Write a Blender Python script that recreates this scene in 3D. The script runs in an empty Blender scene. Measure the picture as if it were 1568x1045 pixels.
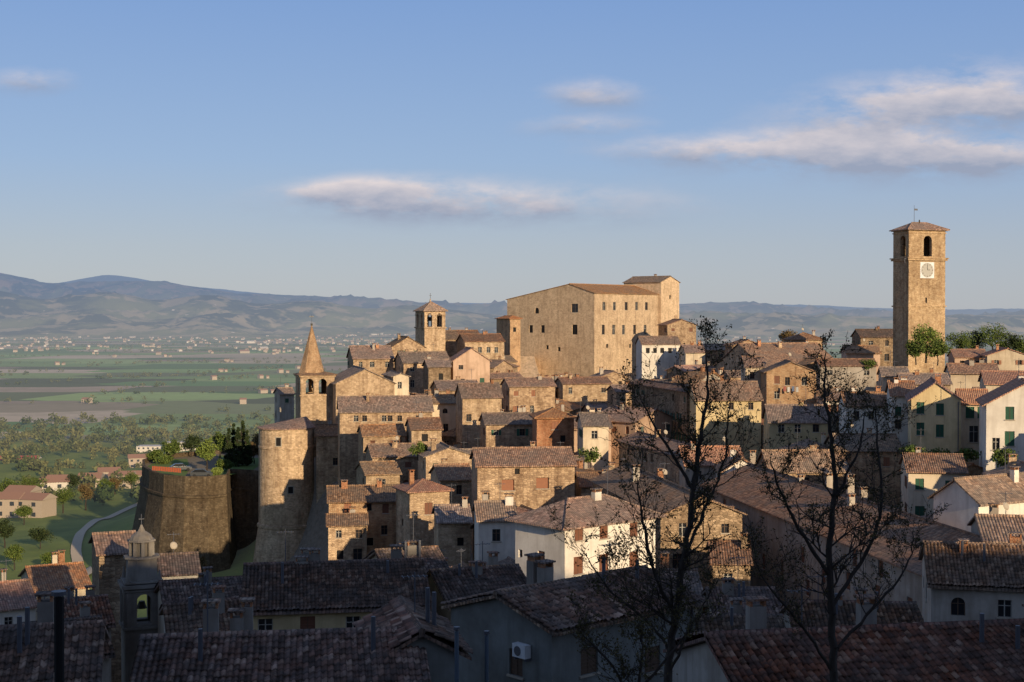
import bpy, math, random
import numpy as np
from mathutils import Vector
random.seed(7); rng=np.random.default_rng(7)
scene=bpy.context.scene
F=2150.0; CU=784.0; CV=522.5; HZ=487.0; PIT=math.atan((CV-HZ)/F)
# ---------- projection helpers (image pixels + guessed depth -> metres, eye at origin) ----------
def kz(v):
    a=(CV-v)/F
    return (-math.sin(PIT)+a*math.cos(PIT))/(math.cos(PIT)+a*math.sin(PIT))
def tx(u): return (u-CU)/F
def P(u,v,d): return Vector((tx(u)*d,d,kz(v)*d))
def vof(z,d): return HZ-z/d*F
def uof(x,d): return CU+x/d*F
# ---------- terrain ----------
CP=[]
for u in (-300,0,400,784,1200,1568,1900):
    CP+= [(u,4,-3.5),(u,12,-7),(u,25,-15),(u,45,-23),(u,62,-26)]
CP+=[(0,85,-30),(400,80,-28),(1000,80,-28),(1500,80,-25),(1900,80,-23),
(-200,110,-38),(0,110,-38),(215,110,-37),(500,110,-32),(800,110,-30),(1100,110,-30),(1400,110,-27),(1568,110,-24),(1800,110,-22),
(0,150,-50),(300,150,-46),(450,150,-43),(550,175,-34),(750,165,-29),(1000,160,-29),(1200,150,-28),(1400,150,-24),(1568,150,-20),(1800,150,-18),
(440,240,-46),(360,245,-47),(300,262,-47),(215,275,-47),(100,240,-52),(-100,240,-60),(390,200,-46),(300,200,-47),(480,225,-42),
(600,230,-31),(700,230,-29),(800,230,-27),(1000,220,-24),(1200,200,-22),(1400,200,-21),(1568,200,-18),(1800,200,-18),
(500,270,-26),(600,290,-23),(660,335,-16),(720,330,-17),(800,330,-20),(800,394,-17),(900,380,-17),(1000,394,-16),(1100,330,-18),(1250,300,-15),(1410,270,-12),(1500,280,-13),(1568,280,-13),(1800,280,-14),(900,300,-22),
(350,300,-40),(300,330,-50),(400,360,-50),
(500,450,-60),(800,450,-30),(1100,450,-28),(1568,450,-25),(1800,450,-25),(600,600,-90),(1100,620,-70),(1568,620,-60),(1800,620,-60),
(100,310,-54),(50,400,-57),(-150,400,-62),(150,450,-60),(0,600,-68),(-200,600,-70),(200,600,-70),(350,600,-76),(100,800,-82),(-200,800,-82),(300,850,-88),(0,1000,-92),(200,1050,-95),(500,900,-98),(800,900,-100),(1200,900,-100),(1700,900,-100),
(0,1250,-100),(300,1250,-100),(700,1250,-100),(1200,1250,-100),(1700,1250,-100),(-300,1250,-100),(0,2000,-100),(800,2000,-100),(1600,2000,-100)]
CPA=np.array(CP,float)
cU=CPA[:,0]/150; cD=np.log(CPA[:,1])*6; cZ=CPA[:,2]
def H(x,y):
    x=np.atleast_1d(np.asarray(x,float)); y=np.atleast_1d(np.asarray(y,float))
    r=np.sqrt(x*x+y*y); th=np.arctan2(x,y)
    t=np.tan(np.clip(th,-0.55,0.55)); u=(CU+F*t)/150
    d=np.maximum(r*np.cos(np.clip(th,-0.55,0.55)),3)
    D=np.log(d)*6
    out=np.zeros_like(r)
    for i in range(0,len(r),20000):
        s=slice(i,i+20000)
        q=(u[s,None]-cU)**2+(D[s,None]-cD)**2
        w=1/(q+0.06)**2.2
        out[s]=(w*cZ).sum(1)/w.sum(1)
    out=np.where(d>1200,np.where(d>1600,-100,out+( -100-out)*np.clip((d-1200)/400,0,1)),out)
    back=-3.5+17*np.clip((-y-3)/34,0,1)-110*np.clip((r-200)/900,0,1)
    c=np.cos(th); w=np.clip((c-0.1)/0.6,0,1); w=w*w*(3-2*w)
    return out*w+back*(1-w)
def H1(x,y): return float(H(x,y)[0])
_gd=np.geomspace(30,3000,500)
def drop(u,v):
    hz=H(tx(u)*_gd,_gd); rz=kz(v)*_gd
    k=np.argmax(rz<hz)
    d=_gd[k]; return Vector((tx(u)*d,d,hz[k]))
# ---------- node helpers ----------
MATS={}
class NT:
    def __init__(s,nt): s.nt=nt; s.nt.nodes.clear()
    def n(s,t,**k):
        nd=s.nt.nodes.new(t)
        for a,b in k.items():
            if a!='inp': setattr(nd,a,b)
        for a,b in k.get('inp',{}).items(): s.set(nd,a,b)
        return nd
    def set(s,nd,a,b):
        if isinstance(b,bpy.types.NodeSocket): s.nt.links.new(b,nd.inputs[a])
        else: nd.inputs[a].default_value=b
    def m(s,op,a,b=0.0,c=0.0,clamp=False):
        nd=s.n('ShaderNodeMath',operation=op,use_clamp=clamp)
        s.set(nd,0,a); s.set(nd,1,b); s.set(nd,2,c); return nd.outputs[0]
    def mix(s,f,a,b,bt='MIX'):
        nd=s.n('ShaderNodeMix',data_type='RGBA',blend_type=bt)
        s.set(nd,0,f); s.set(nd,6,a if isinstance(a,bpy.types.NodeSocket) else (*a,1)); s.set(nd,7,b if isinstance(b,bpy.types.NodeSocket) else (*b,1))
        return nd.outputs[2]
    def noise(s,vec,sc,det=4,rough=.55):
        return s.n('ShaderNodeTexNoise',inp={'Vector':vec,'Scale':sc,'Detail':det,'Roughness':rough}).outputs[0]
    def mapr(s,v,a,b,c,d):
        return s.n('ShaderNodeMapRange',inp={0:v,1:a,2:b,3:c,4:d}).outputs[0]
    def ramp(s,f,stops,interp='LINEAR'):
        nd=s.n('ShaderNodeValToRGB'); s.set(nd,0,f); cr=nd.color_ramp; cr.interpolation=interp
        while len(cr.elements)<len(stops): cr.elements.new(.5)
        for e,(p,c) in zip(cr.elements,stops): e.position=p; e.color=(*c,1)
        return nd.outputs[0]
    def vmul(s,v,sc):
        return s.n('ShaderNodeVectorMath',operation='MULTIPLY',inp={0:v,1:sc}).outputs[0]
def newmat(name):
    m=bpy.data.materials.new(name); m.use_nodes=True; MATS[name]=m; return m,NT(m.node_tree)
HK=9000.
def finish(t,col,rough=.9,bump=None,bs=.3,bd=.05,haze=False,spec=.2,hk=None):
    b=t.n('ShaderNodeBsdfPrincipled',inp={'Base Color':col if isinstance(col,bpy.types.NodeSocket) else (*col,1),'Roughness':rough,'Specular IOR Level':spec})
    if bump is not None:
        bn=t.n('ShaderNodeBump',inp={'Height':bump,'Strength':bs,'Distance':bd}); t.set(b,'Normal',bn.outputs[0])
    sh=b.outputs[0]
    if haze:  # aerial haze painted in as emission, growing with distance from the eye
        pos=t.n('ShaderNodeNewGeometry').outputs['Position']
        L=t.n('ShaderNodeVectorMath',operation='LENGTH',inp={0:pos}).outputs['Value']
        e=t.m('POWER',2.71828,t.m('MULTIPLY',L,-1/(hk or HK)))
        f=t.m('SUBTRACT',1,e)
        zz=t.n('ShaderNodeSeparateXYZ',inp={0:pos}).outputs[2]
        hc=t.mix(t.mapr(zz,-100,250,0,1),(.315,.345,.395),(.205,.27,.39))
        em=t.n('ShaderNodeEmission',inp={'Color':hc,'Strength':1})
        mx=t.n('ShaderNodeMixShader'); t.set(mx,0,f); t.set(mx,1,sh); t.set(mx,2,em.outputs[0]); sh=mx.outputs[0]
    o=t.n('ShaderNodeOutputMaterial'); t.set(o,0,sh)
def objrand(t): return t.n('ShaderNodeObjectInfo').outputs['Random']
def plaster(name,col,dirt=.5):
    dirt=min(1,dirt*1.5)
    m,t=newmat(name); pos=t.n('ShaderNodeNewGeometry').outputs['Position']
    c=Vector(col)
    a=t.noise(pos,.35,4,.65); f=t.noise(pos,6,3,.7)
    st=t.noise(t.vmul(pos,(1.6,1.6,.18)),1,3,.6)
    k=t.mapr(a,.42,.66,0,dirt)
    col1=t.mix(k,tuple(c),tuple(Vector((c[0]*.62,c[1]*.58,c[2]*.55))))
    col2=t.mix(t.mapr(st,.48,.72,0,.55*dirt+.1),col1,(c[0]*.5,c[1]*.46,c[2]*.42))
    col3=t.mix(t.mapr(f,.35,.7,0,.35),col2,(c[0]*.75,c[1]*.72,c[2]*.68))
    r=t.mapr(objrand(t),0,1,.84,1.12)
    vv=t.n('ShaderNodeHueSaturation',inp={'Value':r,'Color':col3}).outputs[0]
    finish(t,vv,.92,f,.3,.03)
def stone(name,c1,c2,c3,mort,sx=2.4,sz=4.2,bs=.7,blot=1.15,g=1.28):
    c1,c2,c3,mort=[tuple(min(.75,x*g*k) for x,k in zip(c,(1.04,.975,.88))) for c in (c1,c2,c3,mort)]
    m,t=newmat(name); uv=t.n('ShaderNodeUVMap').outputs[0]; pos=t.n('ShaderNodeNewGeometry').outputs['Position']
    w=t.n('ShaderNodeVectorMath',operation='ADD',inp={0:t.vmul(uv,(sx,sz,1))})
    wn=t.n('ShaderNodeTexNoise',inp={'Vector':uv,'Scale':1.3}); t.set(w,1,t.vmul(wn.outputs['Color'],(.6,.6,0)))
    vo=t.n('ShaderNodeTexVoronoi',voronoi_dimensions='2D',inp={'Vector':w.outputs[0],'Scale':1,'Randomness':.75})
    ve=t.n('ShaderNodeTexVoronoi',voronoi_dimensions='2D',feature='DISTANCE_TO_EDGE',inp={'Vector':w.outputs[0],'Scale':1,'Randomness':.75})
    rc=t.n('ShaderNodeSeparateColor',inp={0:vo.outputs['Color']}).outputs[0]
    col=t.ramp(rc,[(0,c1),(.5,c2),(1,c3)])
    ed=t.mapr(ve.outputs['Distance'],.02,.12,0,1)
    col=t.mix(ed,mort,col)
    a=t.noise(pos,.22,4,.7); b=t.noise(pos,1.1,4,.7); st=t.noise(t.vmul(pos,(1.1,1.1,.12)),1,3,.6)
    col=t.mix(t.mapr(a,.4,.64,0,.6*blot),col,t.mix(1,col,(.64,.60,.58),'MULTIPLY'))
    col=t.mix(t.mapr(b,.46,.68,0,.72*blot),col,t.mix(1,col,(.58,.55,.54),'MULTIPLY'))
    col=t.mix(t.mapr(st,.48,.70,0,.65*blot),col,t.mix(1,col,(.54,.50,.48),'MULTIPLY'))
    col=t.n('ShaderNodeHueSaturation',inp={'Value':t.mapr(objrand(t),0,1,.84,1.14),'Color':col}).outputs[0]
    hb=t.m('ADD',ed,t.m('MULTIPLY',b,1.5))
    finish(t,col,.95,hb,bs,.08)
def roofm(name,cs,lich,amt,g=1.2):
    cs=[(c[0]*g*1.10,c[1]*g*.985,c[2]*g*.87) for c in cs]; lich=tuple(x*g for x in lich)
    m,t=newmat(name); uv=t.n('ShaderNodeUVMap').outputs[0]; pos=t.n('ShaderNodeNewGeometry').outputs['Position']
    sp=t.n('ShaderNodeSeparateXYZ',inp={0:uv}); u=t.m('MULTIPLY',sp.outputs[0],4.3); v=t.m('MULTIPLY',sp.outputs[1],2.5)
    cb=t.n('ShaderNodeCombineXYZ',inp={0:t.m('FLOOR',u),1:t.m('FLOOR',v)})
    wn=t.n('ShaderNodeTexWhiteNoise',noise_dimensions='2D',inp={'Vector':cb.outputs[0]}).outputs['Value']
    col=t.ramp(wn,[(0,cs[0]),(.35,cs[1]),(.75,cs[2]),(1,cs[3])])
    a=t.noise(pos,.3,4,.7); b=t.noise(pos,2.2,3,.7)
    col=t.mix(t.mapr(a,.40,.60,0,min(.85,amt*1.15)),col,lich)
    col=t.mix(t.mapr(b,.49,.62,0,min(.85,amt*1.15)),col,(lich[0]*.58,lich[1]*.56,lich[2]*.56))
    sn=t.m('ABSOLUTE',t.m('SINE',t.m('MULTIPLY',u,math.pi)))
    fr=t.m('FRACT',v)
    g=t.mapr(sn,0,.6,.52,1); g2=t.mapr(fr,0,.25,.62,1)  # occlusion between tile channels painted into the colour; darker band on each course
    orr=objrand(t); hue=t.mapr(t.m('FRACT',t.m('MULTIPLY',orr,7.3)),0,1,.494,.512); sat=t.mapr(t.m('FRACT',t.m('MULTIPLY',orr,13.7)),0,1,.72,1.15)
    gg=t.m('MULTIPLY',t.m('MULTIPLY',g,g2),t.mapr(orr,0,1,.75,1.22))
    col=t.n('ShaderNodeHueSaturation',inp={'Hue':hue,'Saturation':sat,'Value':gg,'Color':col}).outputs[0]
    h=t.m('ADD',sn,t.m('MULTIPLY',fr,-.4))
    finish(t,col,.9,h,.7,.08)
plaster('cream',(.68,.56,.40)); plaster('white',(.78,.71,.60),.4); plaster('yellow',(.68,.53,.29)); plaster('pink',(.58,.40,.28),.6)
plaster('grey',(.47,.41,.335),.8); plaster('ochre',(.60,.44,.27),.6); plaster('grey_green',(.26,.265,.24),.7); plaster('towergrey',(.32,.285,.24),.8)  # third one is the dull grey-green plaster of the near facades
stone('stone',(.28,.20,.135),(.42,.31,.21),(.52,.40,.275),(.40,.30,.21))
stone('stone2',(.36,.265,.175),(.46,.355,.24),(.55,.43,.305),(.45,.345,.245))
stone('palstone',(.40,.305,.21),(.48,.375,.265),(.54,.43,.31),(.47,.365,.26),2.2,3.4,.5,.75,1.33)
stone('dstone',(.18,.135,.09),(.29,.22,.15),(.38,.29,.2),(.25,.19,.13))
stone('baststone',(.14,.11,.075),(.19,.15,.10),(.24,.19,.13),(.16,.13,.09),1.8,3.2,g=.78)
stone('towerstone',(.34,.235,.14),(.44,.325,.2),(.52,.41,.27),(.4,.3,.2),3.2,6,.6,1.05,1.3)
stone('brick',(.36,.155,.08),(.45,.21,.115),(.5,.29,.17),(.42,.30,.2),4.2,13)
stone('brickpale',(.40,.24,.14),(.49,.33,.2),(.54,.4,.26),(.44,.33,.22),3.6,9)
roofm('old',[(.15,.095,.065),(.27,.165,.11),(.36,.225,.15),(.45,.32,.23)],(.21,.16,.12),.6)
roofm('old2',[(.17,.10,.065),(.32,.165,.10),(.40,.215,.13),(.46,.31,.21)],(.24,.17,.12),.5)
roofm('new',[(.30,.13,.07),(.42,.18,.095),(.48,.23,.12),(.52,.29,.16)],(.3,.18,.115),.35)
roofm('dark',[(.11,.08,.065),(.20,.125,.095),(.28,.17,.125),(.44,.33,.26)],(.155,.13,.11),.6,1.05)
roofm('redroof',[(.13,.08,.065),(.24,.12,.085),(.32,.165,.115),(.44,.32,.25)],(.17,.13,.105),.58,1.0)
def simple(name,col,rough=.7,spec=.3,haze=False,metal=0):
    m,t=newmat(name); pos=t.n('ShaderNodeNewGeometry').outputs['Position']
    f=t.noise(pos,3,3,.6); c=t.mix(t.mapr(f,.35,.7,0,.35),col,tuple(x*.65 for x in col))
    finish(t,c,rough,haze=haze,spec=spec)
simple('glass',(.018,.02,.024),.2,.5); simple('wood',(.13,.08,.05)); simple('brown',(.19,.08,.045)); simple('rust',(.30,.13,.07))
simple('green',(.03,.10,.06)); simple('grn2',(.10,.14,.12)); simple('frame',(.45,.42,.36)); simple('sill',(.44,.37,.28))
simple('void',(.012,.01,.009)); simple('metal',(.10,.10,.11),.5,.5); simple('bluepipe',(.10,.13,.16),.5,.5); simple('offwhite',(.72,.72,.70),.6)
simple('gravel',(.66,.52,.35),.95); simple('orangeflag',(.7,.16,.05)); simple('carpaint',(.05,.055,.06),.3,.6); simple('carwhite',(.6,.6,.6),.3,.6); simple('rubber',(.015,.015,.015))
simple('bark',(.055,.042,.032),.95); simple('bronze',(.06,.05,.03),.5); simple('lawn',(.14,.20,.045),.95); simple('earth',(.24,.19,.12),.95)
for nm,c in (('cloth_red',(.30,.09,.07)),('cloth_blue',(.12,.15,.22)),('cloth_white',(.5,.48,.44))): simple(nm,c)
def leafm(name,c1,c2,haze=False,sc=1.2,hk=None):
    m,t=newmat(name); g=t.n('ShaderNodeNewGeometry'); 
    a=t.noise(g.outputs['Position'],sc,2,.6)
    c=t.mix(t.mapr(a,.35,.65,0,1),c1,c2)
    c=t.n('ShaderNodeHueSaturation',inp={'Value':t.mapr(g.outputs['Random Per Island'],0,1,.65,1.3),'Color':c}).outputs[0]
    finish(t,c,.8,haze=haze,spec=.15,hk=hk)
leafm('leaf_green',(.06,.10,.022),(.14,.17,.04)); leafm('leaf_bright',(.12,.17,.035),(.21,.25,.055)); leafm('leaf_dark',(.025,.042,.015),(.055,.07,.024))
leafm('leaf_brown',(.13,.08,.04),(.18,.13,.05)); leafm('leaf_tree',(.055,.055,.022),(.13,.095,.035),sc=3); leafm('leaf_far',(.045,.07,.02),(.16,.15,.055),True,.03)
# ---------- mesh builder ----------
class MB:
    def __init__(s): s.v=[];s.f=[];s.mi=[];s.uv=[];s.mats=[]
    def slot(s,m):
        if m not in s.mats: s.mats.append(m)
        return s.mats.index(m)
    def poly(s,pts,m,n=None):
        pts=[Vector(p) for p in pts]
        nn=Vector((0,0,0))
        for i in range(len(pts)):
            a=pts[i]; b=pts[(i+1)%len(pts)]
            nn+=Vector(((a.y-b.y)*(a.z+b.z),(a.z-b.z)*(a.x+b.x),(a.x-b.x)*(a.y+b.y)))
        if nn.length<1e-7: return
        nn.normalize()
        if n is not None and nn.dot(Vector(n))<0: pts.reverse(); nn=-nn
        h=Vector((-nn.y,nn.x,0))
        if h.length<.02: h=Vector((1,0,0)); w=Vector((0,1,0))
        else: h.normalize(); w=nn.cross(h)
        i=len(s.v); s.v+=[p[:] for p in pts]; s.f.append(tuple(range(i,i+len(pts)))); s.mi.append(s.slot(m))
        s.uv+=[(p.dot(h),p.dot(w)) for p in pts]
    def obox(s,o,a,b,c,m,skip=()):
        o,a,b,c=map(Vector,(o,a,b,c)); ct=o+(a+b+c)/2
        for x,y,z in ((a,b,c),(b,c,a),(c,a,b)):
            for base in (o,o+z):
                q=[base,base+x,base+x+y,base+y]; s.poly(q,m,(sum(q,Vector())/4-ct))
    def cyl(s,c,r0,r1,h,m,k=12,axis=None,caps=True,rot=0):
        c=Vector(c); ax=Vector(axis or (0,0,1)).normalized(); a=ax.orthogonal().normalized(); b=ax.cross(a)
        if axis is None: a=Vector((1,0,0)); b=Vector((0,1,0))
        R=[]
        for r,t in ((r0,0),(r1,h)):
            R.append([c+ax*t+(a*math.cos(rot+2*math.pi*i/k)+b*math.sin(rot+2*math.pi*i/k))*r for i in range(k)])
        for i in range(k):
            j=(i+1)%k; q=[R[0][i],R[0][j],R[1][j],R[1][i]] if r1>1e-4 else [R[0][i],R[0][j],R[1][i]]
            s.poly(q,m,(sum(q,Vector())/len(q)-c-ax*h/2)-ax*((sum(q,Vector())/len(q)-c-ax*h/2).dot(ax))*.9)
        if caps:
            s.poly(R[0],m,-ax)
            if r1>1e-4: s.poly(R[1],m,ax)
    def build(s,name,parent=None,smooth=False):
        me=bpy.data.meshes.new(name); me.from_pydata(s.v,[],s.f); me.polygons.foreach_set('material_index',s.mi)
        uvl=me.uv_layers.new(name='UVMap'); uvl.data.foreach_set('uv',np.array(s.uv,np.float32).ravel())
        for m in s.mats: me.materials.append(MATS[m])
        me.update(); o=bpy.data.objects.new(name,me); scene.collection.objects.link(o)
        if parent: o.parent=parent
        return o
def empty(name,loc=None):
    o=bpy.data.objects.new(name,None); scene.collection.objects.link(o); o.empty_display_size=.5; return o
def npmesh(name,V,Fq,mats,uv=None,mi=None,parent=None,smooth=False):
    me=bpy.data.meshes.new(name); V=np.asarray(V,np.float32); Fq=np.asarray(Fq,np.int32); k=Fq.shape[1]
    me.vertices.add(len(V)); me.vertices.foreach_set('co',V.ravel()); me.loops.add(Fq.size); me.loops.foreach_set('vertex_index',Fq.ravel())
    me.polygons.add(len(Fq)); me.polygons.foreach_set('loop_start',np.arange(0,Fq.size,k,dtype=np.int32))
    try: me.polygons.foreach_set('loop_total',np.full(len(Fq),k,np.int32))
    except Exception: pass
    if mi is not None: me.polygons.foreach_set('material_index',np.asarray(mi,np.int32))
    if uv is not None:
        l=me.uv_layers.new(name='UVMap'); l.data.foreach_set('uv',np.asarray(uv,np.float32)[Fq.ravel()].ravel())
    for m in mats: me.materials.append(MATS[m])
    me.update(calc_edges=True)
    if smooth: me.polygons.foreach_set('use_smooth',np.ones(len(Fq),bool))
    o=bpy.data.objects.new(name,me); scene.collection.objects.link(o)
    if parent: o.parent=parent
    return o
Z=Vector((0,0,1))
def wall(mw,mo,O,e,L,z0,z1,n,ops,m):
    O=Vector((O[0],O[1],0)); e=Vector(e); n=Vector(n)
    good=[]
    for o in ops:
        a,b,c,d=o['s']-o['w']/2,o['s']+o['w']/2,o['z']-o['h']/2,o['z']+o['h']/2
        if a<.15 or b>L-.15 or d>z1-.08 or c<z0+.1: continue
        if any(not(b+.1<g[0] or a-.1>g[1] or d+.1<g[2] or c-.1>g[3]) for g in good): continue
        good.append((a,b,c,d,o))
    xs=sorted({0,L}|{g[0] for g in good}|{g[1] for g in good}); zs=sorted({z0,z1}|{g[2] for g in good}|{g[3] for g in good})
    pt=lambda s,z,dp=0: O+e*s+Z*z-n*dp
    for zi in range(len(zs)-1):
        run=None
        for xi in range(len(xs)-1):
            cx=(xs[xi]+xs[xi+1])/2; cz=(zs[zi]+zs[zi+1])/2
            ins=any(g[0]<cx<g[1] and g[2]<cz<g[3] for g in good)
            if not ins:
                if run is None: run=xs[xi]
            if ins or xi==len(xs)-2:
                end=xs[xi] if ins else xs[xi+1]
                if run is not None: mw.poly([pt(run,zs[zi]),pt(end,zs[zi]),pt(end,zs[zi+1]),pt(run,zs[zi+1])],m,n)
                run=None
    for a,b,c,d,o in good:
        st=o.get('style','glass'); dp={'shut':.1,'thru':.7}.get(st,.25); w=b-a
        mid=(a+b)/2; arch=o.get('arch')
        if arch:
            zsn=d-w/2; K=7
            arc=[(mid-w/2*math.cos(math.pi*i/(2*K)),zsn+w/2*math.sin(math.pi*i/(2*K))) for i in range(K+1)]
            arcr=[(2*mid-x,z) for x,z in arc]
            mw.poly([pt(x,z) for x,z in arc]+[pt(a,d)],m,n); mw.poly([pt(x,z) for x,z in arcr]+[pt(b,d)],m,n)
            full=arc+arcr[::-1][1:]
            for i in range(len(full)-1):
                x0,q0=full[i];x1,q1=full[i+1]
                mw.poly([pt(x0,q0),pt(x1,q1),pt(x1,q1,dp),pt(x0,q0,dp)],m,-(e*((x0+x1)/2-mid)+Z*((q0+q1)/2-zsn+.01)))
            top=zsn
        else:
            top=d; mw.poly([pt(a,d),pt(b,d),pt(b,d,dp),pt(a,d,dp)],m,-Z)
        mw.poly([pt(a,c),pt(a,top),pt(a,top,dp),pt(a,c,dp)],m,e); mw.poly([pt(b,c),pt(b,top),pt(b,top,dp),pt(b,c,dp)],m,-e)
        mw.poly([pt(a,c),pt(b,c),pt(b,c,dp),pt(a,c,dp)],m,Z)
        if st=='thru': continue
        bm={'shut':o.get('sc','brown'),'void':'void','brickin':'rust'}.get(st,'glass')
        mo.poly([pt(a,c,dp),pt(b,c,dp),pt(b,d,dp),pt(a,d,dp)],bm,n)
        if st in('glass','open') and w>.6:
            fm='frame' if o.get('fw',random.random()<.4) else 'wood'
            mo.obox(pt(mid-.035,c,dp-.01),e*.07,Z*(d-c),n*.04,fm)
            mo.obox(pt(a,c+(d-c)*.62,dp-.013),e*(w),Z*.05,n*.03,fm)
            for q in (a,b-.06): mo.obox(pt(q,c,dp-.016),e*.06,Z*(d-c),n*.04,fm)
        if st=='open':
            sc=o.get('sc','brown')
            for q in (a-w/2-.03,b+.03): mo.obox(pt(q,c,-.02),e*w/2,Z*(d-c),n*.05,sc)
        if st=='shut':
            mo.obox(pt(mid-.02,c+.02,dp-.012),e*.04,Z*(d-c-.04),n*.02,'wood')
            k=int((d-c)/.16)
            for i in range(1,k): mo.obox(pt(a+.07,c+i*(d-c)/k,dp-.004),e*(w-.14),Z*.05,n*.025,o.get('sc','brown'))
        if st!='void' and not arch: mo.obox(pt(a-.1,c-.1,0.001),e*(w+.2),Z*.1,n*.09,'sill')
def roofpoly(mb,pts,m,th=.14):
    pts=[Vector(p) for p in pts]; mb.poly(pts,m,Z); lo=[p-Z*th for p in pts]; mb.poly(lo,'wood',-Z)
    c=sum(pts,Vector())/len(pts)
    for i in range(len(pts)):
        j=(i+1)%len(pts); mb.poly([pts[i],pts[j],lo[j],lo[i]],m,(pts[i]+pts[j])/2-c)
def corr(P0,eu,Lu,ev,Lv,rm,parent,name='tiles'):
    P0=np.array(P0);eu=np.array(eu);ev=np.array(ev);n=np.cross(eu,ev)
    if n[2]<0: n=-n
    pit=1/4.3; nt=max(2,int(Lu/pit)); rows=max(2,int(Lv*2.5)); rl=Lv/rows
    prof=np.array([0,.055,.085,.055]); S=np.arange(nt*4+1); hu=prof[S%4]; su=S*pit/4*(Lu/(nt*pit))
    col=S//4
    off=P0@eu
    sag=.06*np.sin(su*.9+rng.uniform(0,6))+.035*np.sin(su*2.3+rng.uniform(0,6))
    Vs=[];UV=[]
    for r in range(rows):
        jit=rng.uniform(-.018,.032,nt+2)[col]; jl=rng.uniform(-.06,.06,nt+2)[col]
        for k,(t,hh) in enumerate(((0,.05),(1,.0))):
            vv=np.full(len(S),(r+t)*rl)+(jl if k==0 else 0)
            p=P0+su[:,None]*eu+vv[:,None]*ev+(hu+hh+jit+sag*math.sin(math.pi*min(1,(r+t)/rows))+.08)[:,None]*n
            Vs.append(p); UV.append(np.stack([su+math.floor(off)*pit*4,(r+ .05+.9*t)/2.5+0*su],1))
    V=np.concatenate(Vs);uv=np.concatenate(UV); W=len(S); Q=[]
    for r in range(rows*2-1):
        a=r*W+np.arange(W-1); Q.append(np.stack([a,a+1,a+W+1,a+W],1))
    npmesh(name,V,np.concatenate(Q),[rm],uv=uv,parent=parent)
FOOT=[];PROT=[]
SH=['brown','brown','rust','green','grn2']
def autowins(L,z0,ze,dens=.75,maxrow=4,sty=None):
    r=[]; n=int((L-.6)/2.5)
    if n<1: n=1 if L>2.2 else 0
    sc=random.choice(SH); base=random.choice(['glass','glass','open','shut','shut'])
    for k in range(maxrow):
        for i in range(n):
            if random.random()>dens: continue
            st=sty or (base if random.random()<.75 else random.choice(['glass','shut','void']))
            h=random.choice([1.1,1.4,1.5]); w=random.choice([.75,.9,1.0])
            if k==0: h*=.8
            r.append(dict(s=(i+.5)*L/n+random.uniform(-.35,.35),z=ze-1.35-3.05*k,w=w,h=h,style=st,sc=sc,arch=random.random()<.05))
    return r
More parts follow.
